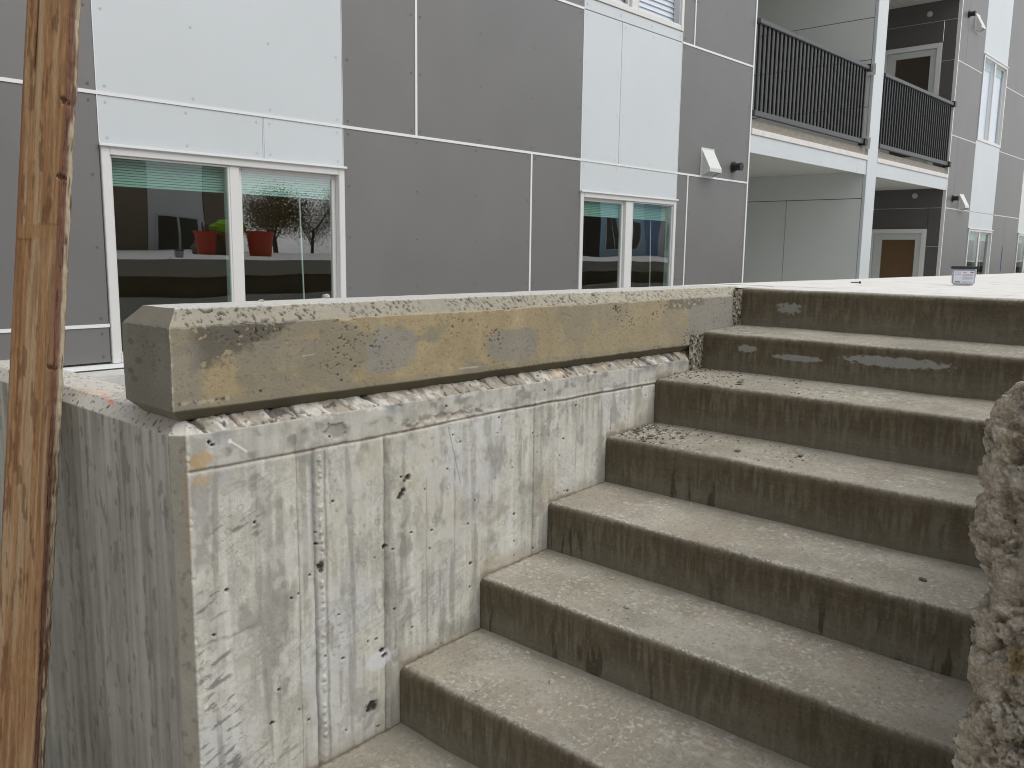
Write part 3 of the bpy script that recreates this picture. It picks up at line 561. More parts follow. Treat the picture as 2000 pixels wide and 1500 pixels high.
# mortar where the beam meets the top two risers
def rough_blob(name, x0, x1, y0, y1, z0, z1, seed, amp=.006):
    n, m = 40, 70; U, V = np.meshgrid(np.linspace(0, 1, n), np.linspace(0, 1, m), indexing='ij')
    x = x0 + (x1 - x0) * U; y = y0 + (y1 - y0) * U; z = z0 + (z1 - z0) * V
    P = np.stack([x, y, z], -1); nn = fb(x * 60, y * 60, z * 60, seed, 4); ed = ss(0, .12, U) * ss(1, .88, U)
    P[..., 1] -= np.sin(U * math.pi) * .006 + nn * amp * ed; P[..., 0] -= np.sin(U * math.pi) * .006 + nn * amp * ed
    c = np.ones(P.shape) * np.array([.24, .215, .165]); c = mixc(c, (.42, .39, .32), ss(.05, .4, nn)); c = mixc(c, (.035, .03, .025), ss(.05, .35, -fb(x * 90, y * 90, z * 90, seed + 3, 2)) * .9)
    return par(link(name, grids(name, [(P, c)], flip=False), M['cr']), stairs)
rough_blob('mortar_joint', 2.835, 2.932, YW - .001, YW - .006, -.435, -.300, 5)
rough_blob('mortar_joint', 3.150, 3.216, YW - .001, YW - .006, -.285, -.136, 9)

# ------------------------------------------------------------------ broken concrete wall end at the right
def broken():
    # outline of the left side in y for each height (end face plane x = 0.815)
    prof = [(-.090, .150), (-.103, .170), (-.112, .179), (-.124, .188), (-.136, .192), (-.150, .1955), (-.172, .1935), (-.186, .197), (-.205, .1915), (-.216, .1985), (-.243, .1990), (-.256, .197), (-.275, .187), (-.288, .178), (-.293, .174), (-.308, .1845), (-.318, .189), (-.340, .1905), (-.375, .190), (-.42, .191), (-.46, .1925), (-.52, .194), (-.7, .196), (-1.61, .20)]
    pz = np.array([p[0] for p in prof])[::-1]; py = np.array([p[1] for p in prof])[::-1]
    z = np.concatenate([np.linspace(-1.61, -.56, 120)[:-1], np.linspace(-.56, -.088, 330)]); yl = np.interp(z, pz, py)
    # walk: along the side face (from x=3.2 to .815), round the corner, across the end face to y=-.04
    tside = np.linspace(1, 0, 90) ** 2.0; tend = np.linspace(0, 1, 200)[1:]
    P = np.zeros((len(z), len(tside) + len(tend), 3)); P[..., 2] = z[:, None]
    ns = len(tside)
    P[:, :ns, 0] = .822 + 2.4 * tside[None]; P[:, :ns, 1] = yl[:, None] - ss(.8, 1.1, P[:, :ns, 0]) * 0 + (0.19 - yl[:, None]) * ss(.0, .1, tside)[None]
    P[:, ns:, 0] = .815; P[:, ns:, 1] = yl[:, None] + (-.04 - yl[:, None]) * tend[None]
    # top slopes up from the left arris like a broken chamfer
    topz = -.088 + .0 * P[..., 0]
    x, y, zz = P[..., 0].copy(), P[..., 1].copy(), P[..., 2].copy(); o = 0 * x
    big = fb(x * 22, y * 22, zz * 22, 110, 3); med = fb(x * 62, y * 62, zz * 62, 111, 3); fine = fb(x * 190, y * 190, zz * 190, 112, 3)
    def worley(x, y, z, s):
        xi, yi, zi = np.floor(x), np.floor(y), np.floor(z); best = np.full(x.shape, 9.0); idv = np.zeros(x.shape)
        for a in (-1, 0, 1):
            for b in (-1, 0, 1):
                for c in (-1, 0, 1):
                    i, j, k = (xi + a).astype(np.int64), (yi + b).astype(np.int64), (zi + c).astype(np.int64)
                    px = i + .5 + .45 * _h(i, j, k, s); pyy = j + .5 + .45 * _h(i, j, k, s + 1); pzz = k + .5 + .45 * _h(i, j, k, s + 2)
                    d = (x - px) ** 2 + (y - pyy) ** 2 + (z - pzz) ** 2; m = d < best; best = np.where(m, d, best); idv = np.where(m, _h(i, j, k, s + 3), idv)
        return np.sqrt(best), idv
    wd, wid = worley(x * 75 + med * .5, y * 75, zz * 75 + med * .4, 120)
    near = ss(1.25, .95, x); smooth = ss(.166, .158, y) * ss(-.135, -.16, zz) * ss(-.30, -.27, zz) * (x < .83)        # sawn smooth patch
    stone = (ss(.62, .25, wd)) * (wid > .1)
    amp = near * (1 - .85 * smooth)
    wd2, wid2 = worley(x * 42 + .6 * med, y * 42, zz * 42 + .6 * big, 140); wd3, wid3 = worley(x * 150 + .5 * fine, y * 150, zz * 150, 150)
    disp = amp * (.0040 * big + .0022 * med + .0014 * fine + .0042 * wid2 + .0034 * wid + .0020 * wid3 + .0025 * stone - .004 * ss(.35, .6, -med))
    disp -= smooth * .004
    nx = np.where(np.arange(P.shape[1])[None] < ns - 3, 0.0, -1.0) * np.ones(x.shape); ny = np.where(np.arange(P.shape[1])[None] < ns + 14, 1.0, 0.0) * np.ones(x.shape)
    # blend normals round the corner
    jj = np.arange(P.shape[1]); tcor = ss(ns - 8, ns + 30, jj.astype(float))[None] * np.ones(x.shape); nx = -tcor; ny = 1 - tcor
    P[..., 0] += nx * disp * 1.2; P[..., 1] += ny * disp * .8; P[..., 2] += disp * .35
    # round the silhouette corner a little
    P[..., 0] += .006 * gau((jj - ns)[None] * np.ones(x.shape), 8)
    # end face falls back towards the top (rubble slope)
    P[..., 0] += ss(-.14, -.088, zz) * .012 * (jj[None] >= ns)
    c = np.ones(P.shape) * np.array([.385, .325, .245]) * (1 + .18 * big + .15 * fine + .16 * wid3)[..., None]
    c = mixc(c, (.42, .38, .31), ss(0, .4, med) * .7); c = mixc(c, (.54, .49, .41), stone * ss(.3, .8, wid) * .7); c = mixc(c, (.22, .195, .16), stone * (wid < .3) * .6)
    c = mixc(c, (.60, .56, .49), ss(.22, .45, fine) * .6); c = mixc(c, (.16, .13, .09), ss(.25, .5, -med) * .55)
    c = mixc(c, (.33, .29, .235), smooth * .85)
    c = mixc(c, (.40, .29, .14), ss(1, .3, ((y - .150) / .013) ** 2 + ((zz + .342) / .018) ** 2 + .6 * med) * .7 * (x < .83)); c = mixc(c, (.36, .24, .15), ss(1, .3, ((y - .162) / .02) ** 2 + ((zz + .155) / .004) ** 2 + .6 * med) * .5)
    c = mixc(c, (.26, .24, .20), ss(.95, 1.3, x) * .8)
    G = [(P, c)]
    # solid body behind the rough skin
    xa, xb, ya, yb_, za, zb_ = .832, 3.21, -.038, .150, -1.60, -.0895
    for q4 in (((xa, ya, zb_), (xb, ya, zb_), (xb, yb_, zb_), (xa, yb_, zb_)), ((xb, ya, za), (xb, yb_, za), (xb, yb_, zb_), (xb, ya, zb_)), ((xa, yb_, za), (xa, yb_, zb_), (xb, yb_, zb_), (xb, yb_, za))):
        n_ = 60; U, V_ = np.meshgrid(np.linspace(0, 1, n_), np.linspace(0, 1, 20), indexing='ij'); U = U[..., None]; V_ = V_[..., None]; a4, b4, c4_, d4 = [np.array(t) for t in q4]
        Q = a4 * (1 - U) * (1 - V_) + b4 * U * (1 - V_) + c4_ * U * V_ + d4 * (1 - U) * V_; G.append((Q, np.ones(Q.shape) * np.array([.36, .34, .30]) * (1 + .2 * fb(Q[..., 0] * 14, Q[..., 1] * 14, Q[..., 2] * 14, 160, 4))[..., None]))
    # far side so it has thickness
    Bk = np.zeros((2, 2, 3)); Bk[0, 0] = (.815, -.04, -1.61); Bk[0, 1] = (3.22, -.04, -1.61); Bk[1, 0] = (.815, -.04, -.09); Bk[1, 1] = (3.22, -.04, -.09); G.append((Bk, np.ones(Bk.shape) * .25))
    return grids('broken_concrete_wall', G, flip=True)
o_ = link('broken_concrete_wall', broken(), M['cr']); tag(o_, 'rough broken end of the concrete stair wall with exposed aggregate, at the right edge', 'wall')

# ------------------------------------------------------------------ timber post
def post():
    top = Vector((.871, 2.353, .596)); bot = Vector((.662, 2.258, -1.024)); ax = (top - bot).normalized()
    p0 = bot + ax * ((-1.60 - bot.z) / ax.z); Lh = 3.3
    view = Vector((.31, .95, 0)).normalized(); th = math.radians(40)
    fn = -view; fn = Matrix.Rotation(-th, 3, 'Z') @ fn             # normal of the wide face
    fn = (fn - ax * fn.dot(ax)).normalized(); sd_ = ax.cross(fn).normalized()   # towards picture right
    if sd_.dot(r_) < 0: sd_ = -sd_
    W, T = .124, .040
    ring = []; K = []
    def seg(a, b, n, k):
        for t in np.linspace(0, 1, n)[:-1]: ring.append((a[0] + (b[0] - a[0]) * t, a[1] + (b[1] - a[1]) * t)); K.append(k)
    c = [(-W / 2, T / 2), (W / 2, T / 2), (W / 2, -T / 2), (-W / 2, -T / 2)]
    seg(c[0], c[1], 48, 0); seg(c[1], c[2], 18, 1); seg(c[2], c[3], 12, 2); seg(c[3], c[0], 10, 3); ring.append(ring[0]); K.append(0)
    R = np.array(ring); K = np.array(K); h = np.linspace(0, Lh, 760)
    u = np.repeat(R[:, 0][:, None], len(h), 1); v = np.repeat(R[:, 1][:, None], len(h), 1); H = np.repeat(h[None], len(R), 0); KK = np.repeat(K[:, None], len(h), 1); o = 0 * u
    # soften arrises, ragged right edge
    rr = .0035; rad = np.maximum(np.abs(u) / (W / 2), 0)
    rag = fb(u * 30, v * 120, H * 12, 140, 4); rag2 = fb(o, o, H * 26, 141, 3)
    e = ss(W / 2 - .004, W / 2, u); u2 = u - e * (.0035 + .0035 * rag2 + .0025 * fb(o, v * 200, H * 20, 142, 2)); v2 = v - ss(T / 2 - .003, T / 2, v) * e * .004
    v2 = v2 - (KK == 0) * .0010 * fb(u * 160, o, H * 3, 143, 3)
    u2 = u2 - (KK == 1) * .0022 * ss(.0, .4, fb(v * 380, o, H * 5, 144, 2)); el = ss(-W / 2 + .004, -W / 2, u); u2 = u2 + el * (.0015 + .0012 * rag2)
    # a check (long crack) and knots at the right arris
    hz = p0.z + H * ax.z
    crack = gau(u + .030 - .01 * (hz - .5), .0022) * ss(.40, .44, hz) * ss(.62, .58, hz) * (KK == 0); v2 = v2 - crack * .006
    kn = 0 * u
    for kz, kr in ((.345, .010), (.162, .008), (-.30, .006)): kn = np.maximum(kn, ss(1, .4, ((hz - kz + .3 * (u - W / 2)) / kr) ** 2 + ((u - W / 2 + .008) / .011) ** 2 + .7 * fb(u * 200, v * 200, H * 200, 199, 2)) * (v > -T / 2 + .02))
    u2 = u2 - kn * .004 * (rag > -.1); v2 = v2 - kn * .004
    pos = np.array(p0)[None, None] + H[..., None] * np.array(ax) + u2[..., None] * np.array(sd_) + v2[..., None] * np.array(fn)
    # colour: blotchy peeled faces
    g1 = fb(u * 62, v * 62, H * 1.5, 145, 4); g2 = fb(u * 48, v * 48, H * 2.0, 146, 4); g3 = fb(u * 210, v * 210, H * 1.6, 147, 3); b1 = fb(u * 18, v * 18, H * 3.0, 148, 3)
    # cathedral grain
    gr = np.sin((u * 330 + 5 * fb(u * 12, v * 10, H * 2.2, 149, 3) * 2.2) * 1.0)
    c = np.ones(pos.shape) * np.array([.300, .168, .078]) * (1 + .15 * g3 + .10 * gr)[..., None]
    g4 = fb(u * 420, v * 420, H * 3.0, 154, 3); c = c * (1 + .22 * g4 + .14 * fb(u * 130, v * 130, H * 30, 155, 3))[..., None]; c = mixc(c, (.40, .29, .175), ss(-.08, .26, g1 + .3 * b1 + .12 * g4) * .68); c = mixc(c, (.19, .088, .036), ss(.06, .42, g2 + .12 * g4) * .6)
    c = mixc(c, (.12, .05, .022), ss(.36, .46, fb(u * 60, v * 60, H * 9, 150, 3)) * .6)
    band = ss(-.045, -.04, hz - .005 * b1) * ss(.005, .0, hz) ; c = mixc(c, (.30, .165, .07), ss(.018, .014, np.abs(hz - .030)) * (KK == 0) * .75)
    for zz in (.0475, .012): c = mixc(c, (.11, .055, .03), gau(hz - zz - .002 * b1, .0011) * (KK == 0) * .8)
    c = mixc(c, (.16, .07, .035), ss(-W / 2 + .010, -W / 2 + .002, u + .004 * b1) * .65)
    c = mixc(c, (.13, .05, .028), ss(W / 2 - .012, W / 2 - .002, u + .005 * b1) * (KK == 0) * .75)
    side = (KK == 1); sdw = ss(.004, -.006, v + .005 * rag2); cs = np.ones(pos.shape) * np.array([.17, .085, .055]) * (1 + .45 * fb(v * 420, o, H * 4, 151, 2))[..., None]
    cs = mixc(cs, (.46, .40, .29), sdw * ss(-.5, .1, fb(v * 90, o, H * 10, 152, 3)) * .9); cs = mixc(cs, (.05, .025, .015), ss(.35, .5, fb(v * 120, o, H * 14, 153, 2)) * .8); c = np.where(side[..., None], cs, c)
    c = mixc(c, (.03, .015, .01), crack * .95); c = mixc(c, (.05, .02, .012), kn * .8)
    # end caps
    cap = np.array([pos[0, -1], pos[48, -1], pos[64, -1], pos[76, -1]])
    G = [(pos, c)]; Q = np.array([[pos[0, -1], pos[47, -1]], [pos[-9, -1], pos[64, -1]]]); G.append((Q, np.ones(Q.shape) * .3))
    return grids('timber_post', G, flip=True)
p_o = link('timber_post', post(), M['wood']); tag(p_o, 'weathered brown timber plank leaning upright against the left end of the concrete wall', 'post')

# ------------------------------------------------------------------ apartment building
YF = 5.2
bld = tag(empty('apartment_building', (9.0, YF, -1.6)), 'apartment building clad in grey and white panels with stacked balconies behind the stairs', 'building')
bi = Matrix.Translation(-Vector(bld.location))
def bp_(o): o.parent = bld; o.matrix_parent_inverse = bi; return o
ZA, ZB, ZC, ZL = 0.862, 2.210, 3.530, -0.463
GAP = 0.005; screws = MB(); wscrews = MB()
def screw(mb, x, z, r=.0075): mb.cyl((x, YF - .0035, z), (x, YF - .001, z), r, 7, r * .6)
def panel(x0, x1, z0, z1, kind, g=(GAP, GAP, GAP, GAP), sc=True):
    bp_(box('cladding_panel', x0 + g[0], x1 - g[1], YF, YF + .012, z0 + g[2], z1 - g[3], M[kind]))
    if sc and x0 < 17:
        mb = wscrews if kind == 'white' else screws; W = x1 - x0
        nx_ = max(2, round(W / .62) + 1); nz_ = max(2, round((z1 - z0) / .42) + 1)
        for i in range(nx_):
            for j in range(nz_):
                if 0 < j < nz_ - 1 and 0 < i < nx_ - 1 and (j % 1): continue
                screw(mb, x0 + .045 + (W - .09) * i / (nx_ - 1), z0 + .045 + (z1 - z0 - .09) * j / (nz_ - 1))
def htrim(x0, x1, z, h=.020, name='joint_trim'): bp_(box(name, x0, x1, YF - .006, YF + .010, z - h / 2, z + h / 2, M['trim']))
def vtrim(x, z0, z1, w_=.020): bp_(box('joint_trim', x - w_ / 2, x + w_ / 2, YF - .0055, YF + .0095, z0, z1, M['trim']))
E1 = (.004, .004, .011, .011)
# backing behind the joints
def backing(x0, x1, z0, z1): bp_(box('backing_board', x0, x1, YF + .0125, YF + .03, z0, z1, M['back']))
# left grey bay
for z0, z1 in ((-.69, ZL), (ZL, ZA), (ZA, ZB), (ZB, 5.2)): panel(-5.0, 2.118, z0, z1, 'grey', E1)
for z in (ZL, ZA, ZB): htrim(-5.0, 2.118, z)
panel(2.122, 3.178, .575, ZA, 'white', (.001, .004, .004, .011)); panel(3.186, 3.818, .575, ZA, 'white', (.001, .001, .004, .011)); panel(2.122, 3.818, ZA, ZB, 'white', (.001, .001, .011, .011)); panel(2.122, 3.818, ZB, 2.33, 'white', (.001, .001, .011, .011))
htrim(2.118, 3.820, ZA, .019); bp_(box('joint_trim', 3.1775, 3.1865, YF + .002, YF + .010, .577, ZA - .010, M['white']))
panel(3.822, 4.505, ZA, ZB, 'grey', (.001, .010, .011, .011)); panel(4.505, 6.538, ZA, ZB, 'grey', (.010, .001, .011, .011)); vtrim(4.505, ZA + .01, ZB - .01)
panel(3.822, 5.842, -.69, ZA, 'grey', (.001, .010, .004, .011)); panel(5.842, 6.538, -.69, ZA, 'grey', (.010, .001, .004, .011)); vtrim(5.842, -.69, ZA - .01)
panel(3.822, 6.538, ZB, 5.2, 'grey', (.001, .001, .011, .011)); htrim(3.820, 6.540, ZA); htrim(3.820, 6.540, ZB)
panel(6.542, 7.135, ZA, ZB, 'white', (.001, .003, .010, .004)); panel(7.141, 8.213, ZA, ZB, 'white', (.001, .001, .010, .004)); panel(6.542, 8.213, .575, ZA, 'white', (.001, .001, .004, .010)); panel(6.542, 8.213, ZB, 2.315, 'white', (.001, .001, .004, .002))
htrim(6.540, 8.215, ZA, .017); bp_(box('joint_trim', 7.133, 7.143, YF + .004, YF + .010, ZA + .009, ZB - .005, M['soffit']))
panel(8.217, 8.432, -.69, ZA, 'grey', (.001, .010, .004, .011)); panel(8.432, 9.772, -.69, ZA, 'grey', (.010, .001, .004, .011)); vtrim(8.432, -.69, ZA - .01)
panel(8.217, 9.772, ZA, ZB, 'grey', (.001, .001, .011, .011)); panel(8.217, 8.448, ZB, 5.2, 'grey', (.001, .010, .011, .004)); panel(8.448, 9.772, ZB, 5.2, 'grey', (.010, .001, .011, .004)); vtrim(8.448, ZB + .01, 5.2)
htrim(8.215, 9.774, ZA); htrim(8.215, 9.774, ZB)
for x in (2.120, 3.820, 6.540, 8.215): bp_(box('edge_trim', x - .004, x + .004, YF - .003, YF + .010, -.69 if x > 5 else -.69, 5.2, M['trim'])) if x in () else None
bp_(box('edge_trim', 2.1165, 2.1215, YF - .003, YF + .0095, .575, 5.2, M['trim'])); bp_(box('edge_trim', 3.8185, 3.8215, YF - .003, YF + .0095, .575, 5.2, M['trim']))
bp_(box('edge_trim', 6.5375, 6.5435, YF - .003, YF + .0095, .575, 2.33, M['trim'])); bp_(box('edge_trim', 8.212, 8.217, YF - .003, YF + .0095, .575, 2.33, M['trim']))
bp_(box('corner_trim', 9.772, 9.800, YF - .008, YF + .05, -.69, 5.2, M['trim']))
# right part beyond the balconies
XE = 17.36
bp_(box('corner_trim', XE, XE + .035, YF - .008, YF + .05, -1.73, 6.6, M['vinyl']))
def bay(x0, x1, vs_=()):
    for z0, z1 in ((-1.7, .91), (.91, ZB + .01), (ZB + .01, ZC), (ZC, 6.6)):
        cuts = [x0] + [v for v, za in vs_ if za(z0)] + [x1]
        for a, b in zip(cuts[:-1], cuts[1:]): panel(a, b, z0, z1, 'grey', (.003, .003, .008, .008), False)
    for z in (.91, ZB + .01, ZC): bp_(box('joint_trim', x0, x1, YF - .003, YF + .01, z - .0095, z + .0095, M['soffit']))
bay(XE + .035, 18.93, ((17.84, lambda z: z > 3 or .5 < z < 2),)); bay(20.66, 22.80, ((21.62, lambda z: z < 0),))
for z0, z1 in ((.58, .91), (.91, 2.285), (3.905, 6.6)): panel(18.935, 20.655, z0, z1, 'white', (.002, .002, .003, .003), False)
bay(24.6, 34.0, ((26.0, lambda z: True), (29.0, lambda z: True)))
for z0, z1 in ((.58, ZB), (ZB, 6.6)): panel(22.80, 24.6, z0, z1, 'pale', (.004, .004, .003, .003), False)
for a, b, c_, d in ((-5, 2.118, -.7, 5.2), (2.118, 3.82, .585, 5.2), (3.82, 6.54, -.7, 5.2), (6.54, 8.215, .585, 2.315), (8.215, 9.79, -.7, 5.2), (XE + .01, 18.98, -1.7, 6.6), (18.98, 20.62, .62, 2.27), (18.98, 20.62, 3.92, 6.6), (20.62, 22.82, -1.7, 6.6), (22.82, 24.6, .62, 6.6), (24.6, 34, -1.7, 6.6)): backing(a, b, c_, d)
so_ = screws.obj('screw_heads', M['screw']); so_['kind'] = 'stuff'; bp_(so_)
so_ = wscrews.obj('white_screw_heads', M['wscrew']); so_['kind'] = 'stuff'; bp_(so_)
bp_(box('base_flashing', -5.0, 9.79, YF - .035, YF + .03, -.715, -.692, M['trim']))
bp_(box('foundation_wall', -5.0, 9.79, YF - .004, YF + .2, -1.6, -.715, M['wellc']))
bp_(box('masking_tape', 21.603, 21.632, YF - .006, YF - .002, -.30, .24, M['tape']))

# windows
def window(x0, x1, z0, z1, xm, xm2, slide, blind=0.17, closed=False, wand=True, depth=1.9, interior=True):
    """x0..x1 outer trim; xm..xm2 meeting stile; slide = which side sits deeper ('L'/'R')"""
    loc = Vector((x0, YF, z0)); wn = bp_(empty('window', (0, 0, 0))); wn.parent = bld; wn.matrix_parent_inverse = Matrix(); wn.location = loc - Vector(bld.location)
    inv = Matrix.Translation(-loc)
    def wp(o): o.parent = wn; o.matrix_parent_inverse = inv; return o
    t = .050
    f = MB(); f.box(x0, x0 + t, YF - .012, YF + .09, z0, z1); f.box(x1 - t, x1, YF - .012, YF + .09, z0, z1); f.box(x0 + t, x1 - t, YF - .0115, YF + .09, z0, z0 + t); f.box(x0 + t, x1 - t, YF - .0115, YF + .09, z1 - t, z1)
    wp(f.obj('frame', M['vinyl'], bevel=.003))
    wp(box('head_flashing', x0 - .012, x1 + .012, YF - .030, YF - .0125, z1 - .004, z1 + .012, M['trim'], bevel=.002))
    wp(box('mullion', xm, xm2, YF + .004, YF + .088, z0 + t + .001, z1 - t - .001, M['vinyl'], bevel=.003))
    for side, (a, b) in (('L', (x0 + t, xm)), ('R', (xm2, x1 - t))):
        dp = .045 if side == slide else .016; s = .030 if side == slide else .012
        sh = MB(); a2, b2, c2_, d2 = a + .001, b - .001, z0 + t + .001, z1 - t - .001
        sh.box(a2, a2 + s, YF + dp - .012, YF + dp + .02, c2_, d2); sh.box(b2 - s, b2, YF + dp - .012, YF + dp + .02, c2_, d2); sh.box(a2 + s, b2 - s, YF + dp - .0115, YF + dp + .0195, c2_, c2_ + s); sh.box(a2 + s, b2 - s, YF + dp - .0115, YF + dp + .0195, d2 - s, d2)
        wp(sh.obj('sash', M['vinyl'], bevel=.002)); wp(box('pane', a2 + s, b2 - s, YF + dp, YF + dp + .006, c2_ + s, d2 - s, M['glassc' if (closed or (not interior and z0 > 0)) else 'glass']))
        if closed:
            sl = MB(); n = int((d2 - c2_) / .052)
            for i in range(n):
                zc = c2_ + .03 + i * .052; sl.add([(a2, YF + .085, zc), (b2, YF + .085, zc), (b2, YF + .100, zc + .056), (a2, YF + .100, zc + .056)], [(0, 1, 2, 3)])
            o = sl.obj('blind_slats', M['lilac']); wp(o)
    if not closed:
        bl = MB(); bz = z1 - t - blind
        for i in range(int(blind / .016)): bl.box(x0 + .06, x1 - .06, YF + .072 + .003 * (i % 2), YF + .100, bz + .016 * i, bz + .016 * i + .013)
        wp(bl.obj('raised_blind', M['blind']))
        if wand: wp(MB().cyl((x1 - .30, YF + .115, bz), (x1 - .28, YF + .105, z0 + .10), .006, 6).obj('blind_wand', M['vinyl']))
    if interior:
        D = YF + depth; a, b, c2_, d2 = x0 - .8, x1 + .9, -1.0 + (z0 + .68), z1 + .45; rm = MB()
        rm.add([(a, YF + .10, c2_), (b, YF + .10, c2_), (b, D, c2_), (a, D, c2_), (a, YF + .10, d2), (b, YF + .10, d2), (b, D, d2), (a, D, d2)], [(3, 2, 6, 7), (0, 3, 7, 4), (1, 5, 6, 2), (4, 7, 6, 5)])
        wp(rm.obj('room_walls', M['room'])); fl = MB().add([(a, YF + .10, c2_), (b, YF + .10, c2_), (b, D, c2_), (a, D, c2_)], [(0, 1, 2, 3)]).obj('room_floor', M['floor']); wp(fl)
        m_ = MB(); m_.add([(a, YF + .101, c2_), (x0 + .01, YF + .101, c2_), (x0 + .01, YF + .101, d2), (a, YF + .101, d2)], [(0, 1, 2, 3)]); m_.add([(b, YF + .101, c2_), (x1 - .01, YF + .101, c2_), (x1 - .01, YF + .101, d2), (b, YF + .101, d2)], [(0, 1, 2, 3)])
        m_.add([(x0, YF + .101, c2_), (x1, YF + .101, c2_), (x1, YF + .101, z0 + .02), (x0, YF + .101, z0 + .02)], [(0, 1, 2, 3)]); m_.add([(x0, YF + .101, d2), (x1, YF + .101, d2), (x1, YF + .101, z1 - .02), (x0, YF + .101, z1 - .02)], [(0, 1, 2, 3)]); wp(m_.obj('room_front', M['room']))
    else: wp(box('shade', x0 + .05, x1 - .05, YF + .091, YF + .10, z0 + .05, z1 - .05, M['lilac']))
    return wn
wn = window(2.122, 3.822, -.69, .572, 2.930, 3.000, 'R')
tag(wn, 'wide white framed window nearest the timber post')
wn = window(6.542, 8.213, -.69, .572, 7.300, 7.415, 'L'); tag(wn, 'white framed sliding window in the middle of the wall')
wn = window(6.542, 8.213, 2.318, 3.93, 7.290, 7.400, 'L', closed=True, interior=True); tag(wn, 'upper window with white slatted blinds')
wn = window(18.965, 20.66, 2.285, 3.905, 19.78, 19.86, 'R', interior=False); tag(wn, 'upper window with plain white shade')
wn = window(18.965, 20.66, -.72, .575, 19.75, 19.83, 'R')
wn = window(22.86, 24.58, -.72, .575, 23.65, 23.75, 'R')

# balconies
XP0, XP1 = 13.465, 13.845; YB = 7.6
for nm, (x0, x1, y0, y1) in (('partition_wall', (XP0, XP1, YF + .03, YB)),):
    bp_(box(nm, x0 + .012, x1 - .012, y0, y1, -1.73, 6.6, M['back']))
bp_(box('column_face', XP0 - .004, XP1 + .004, YF - .02, YF + .028, -1.73, 6.6, M['white'], bevel=.004))
def side_panels(x, kind, ys_, zs_, nx=-1, name='recess_panel'):
    for a, b in zip(ys_[:-1], ys_[1:]):
        for c_, d in zip(zs_[:-1], zs_[1:]): bp_(box(name, min(x, x + .010), max(x, x + .010), a + .004, b - .004, c_ + .005, d - .005, M[kind]))
side_panels(XP0, 'pale', [YF + .03, 6.44, YB], [-1.73, .872]); side_panels(XP0, 'pale', [YF + .03, YB], [.872, 1.27]); side_panels(XP0, 'pale', [YF + .03, YB], [1.60, 2.22]); side_panels(XP0, 'pale', [YF + .03, YB], [2.22, 2.9]) ; side_panels(XP0, 'pale', [YF + .03, 6.44, YB], [2.9, 3.5]); side_panels(XP0, 'pale', [YF + .03, YB], [3.5, 4.57])
side_panels(XP1 - .010, 'pale', [YF + .03, YB], [-1.73, .87, 1.27, 2.9, 4.57])
# back wall of both recesses, left jamb wall, right dark wall with doors
bp_(box('recess_back', 9.80, XE, YB, YB + .1, -1.73, 6.6, M['pale']))
bp_(box('recess_side', 9.66, 9.772, YF + .03, YB, -1.73, 6.6, M['grey']))
def doorwall(zf):
    x = XE; yl, yr = 5.56, 6.45; ft = .085
    H = zf + 2.17
    zc = [zf, zf + 2.64, zf + 3.34 - .36]
    # dark panels round the door
    for (a, b, c_, d) in ((YF + .05, yl - ft, zf, zf + .66), (YF + .05, yl - ft, zf + .66, zf + 1.93), (YF + .05, yl - ft, zf + 1.93, zf + 2.64), (yr + ft, YB, zf, zf + 2.64), (yl - ft, yr + ft, H + ft, zf + 2.64), (YF + .05, YB, zf + 2.64, zf + 3.0)):
        bp_(box('recess_panel', x, x + .01, a + .004, b - .004, c_ + .004, d - .004, M['dark']))
    bp_(box('recess_joint', x + .002, x + .009, YF + .05, YB, zf + 2.637, zf + 2.643, M['soffit']))
    bp_(box('recess_joint', x + .002, x + .009, YF + .05, yl - ft, zf + 1.927, zf + 1.933, M['soffit']))
    loc = Vector((x, 6.0, zf)); d_ = bp_(empty('balcony_door')); d_.matrix_parent_inverse = Matrix(); d_.location = loc - Vector(bld.location); inv = Matrix.Translation(-loc)
    def dp(o): o.parent = d_; o.matrix_parent_inverse = inv; return o
    f = MB(); f.box(x - .03, x + .04, yl - ft, yl, zf, H + ft); f.box(x - .03, x + .04, yr, yr + ft, zf, H + ft); f.box(x - .0295, x + .04, yl, yr, H, H + ft); dp(f.obj('frame', M['vinyl'], bevel=.006))
    s = .11; l = MB(); l.box(x + .0, x + .035, yl + .004, yl + s, zf + .02, H - .006); l.box(x, x + .035, yr - s - .05, yr - .004, zf + .02, H - .006); l.box(x + .0005, x + .035, yl + s, yr - s - .05, H - .006 - s, H - .006); l.box(x + .0005, x + .035, yl + s, yr - s - .05, zf + .02, zf + .25)
    dp(l.obj('leaf', M['doorp'], bevel=.003)); dp(box('pane', x + .012, x + .018, yl + s, yr - s - .05, zf + .25, H - .006 - s, M['doorglass']))
    dp(box('inner_room', x + .9, x + .95, YF + .15, yr + 1, zf, H + .3, M['room2'])); dp(MB().cyl((x - .001, yr - .09, zf + 1.0), (x - .06, yr - .09, zf + 1.0), .012, 8).cyl((x - .05, yr - .09, zf + 1.0), (x - .05, yr - .21, zf + 1.0), .010, 8).obj('handle', M['galv']))
    return d_
tag(doorwall(-1.73), 'ground floor glazed door in dark recess wall'); tag(doorwall(1.61), 'first floor glazed door above the charcoal railing')
bp_(box('recess_core', XE + .012, XE + .04, YF + .05, YB, 1.0, 1.62, M['back']))
for z in (1.143, 4.40):
    bp_(MB().cyl((XE + .002, 5.74, z), (XE - .022, 5.74, z), .055, 16, .048).cyl((XE - .022, 5.74, z), (XE - .04, 5.74, z), .03, 12, .02).obj('wall_light', M['lamp']))
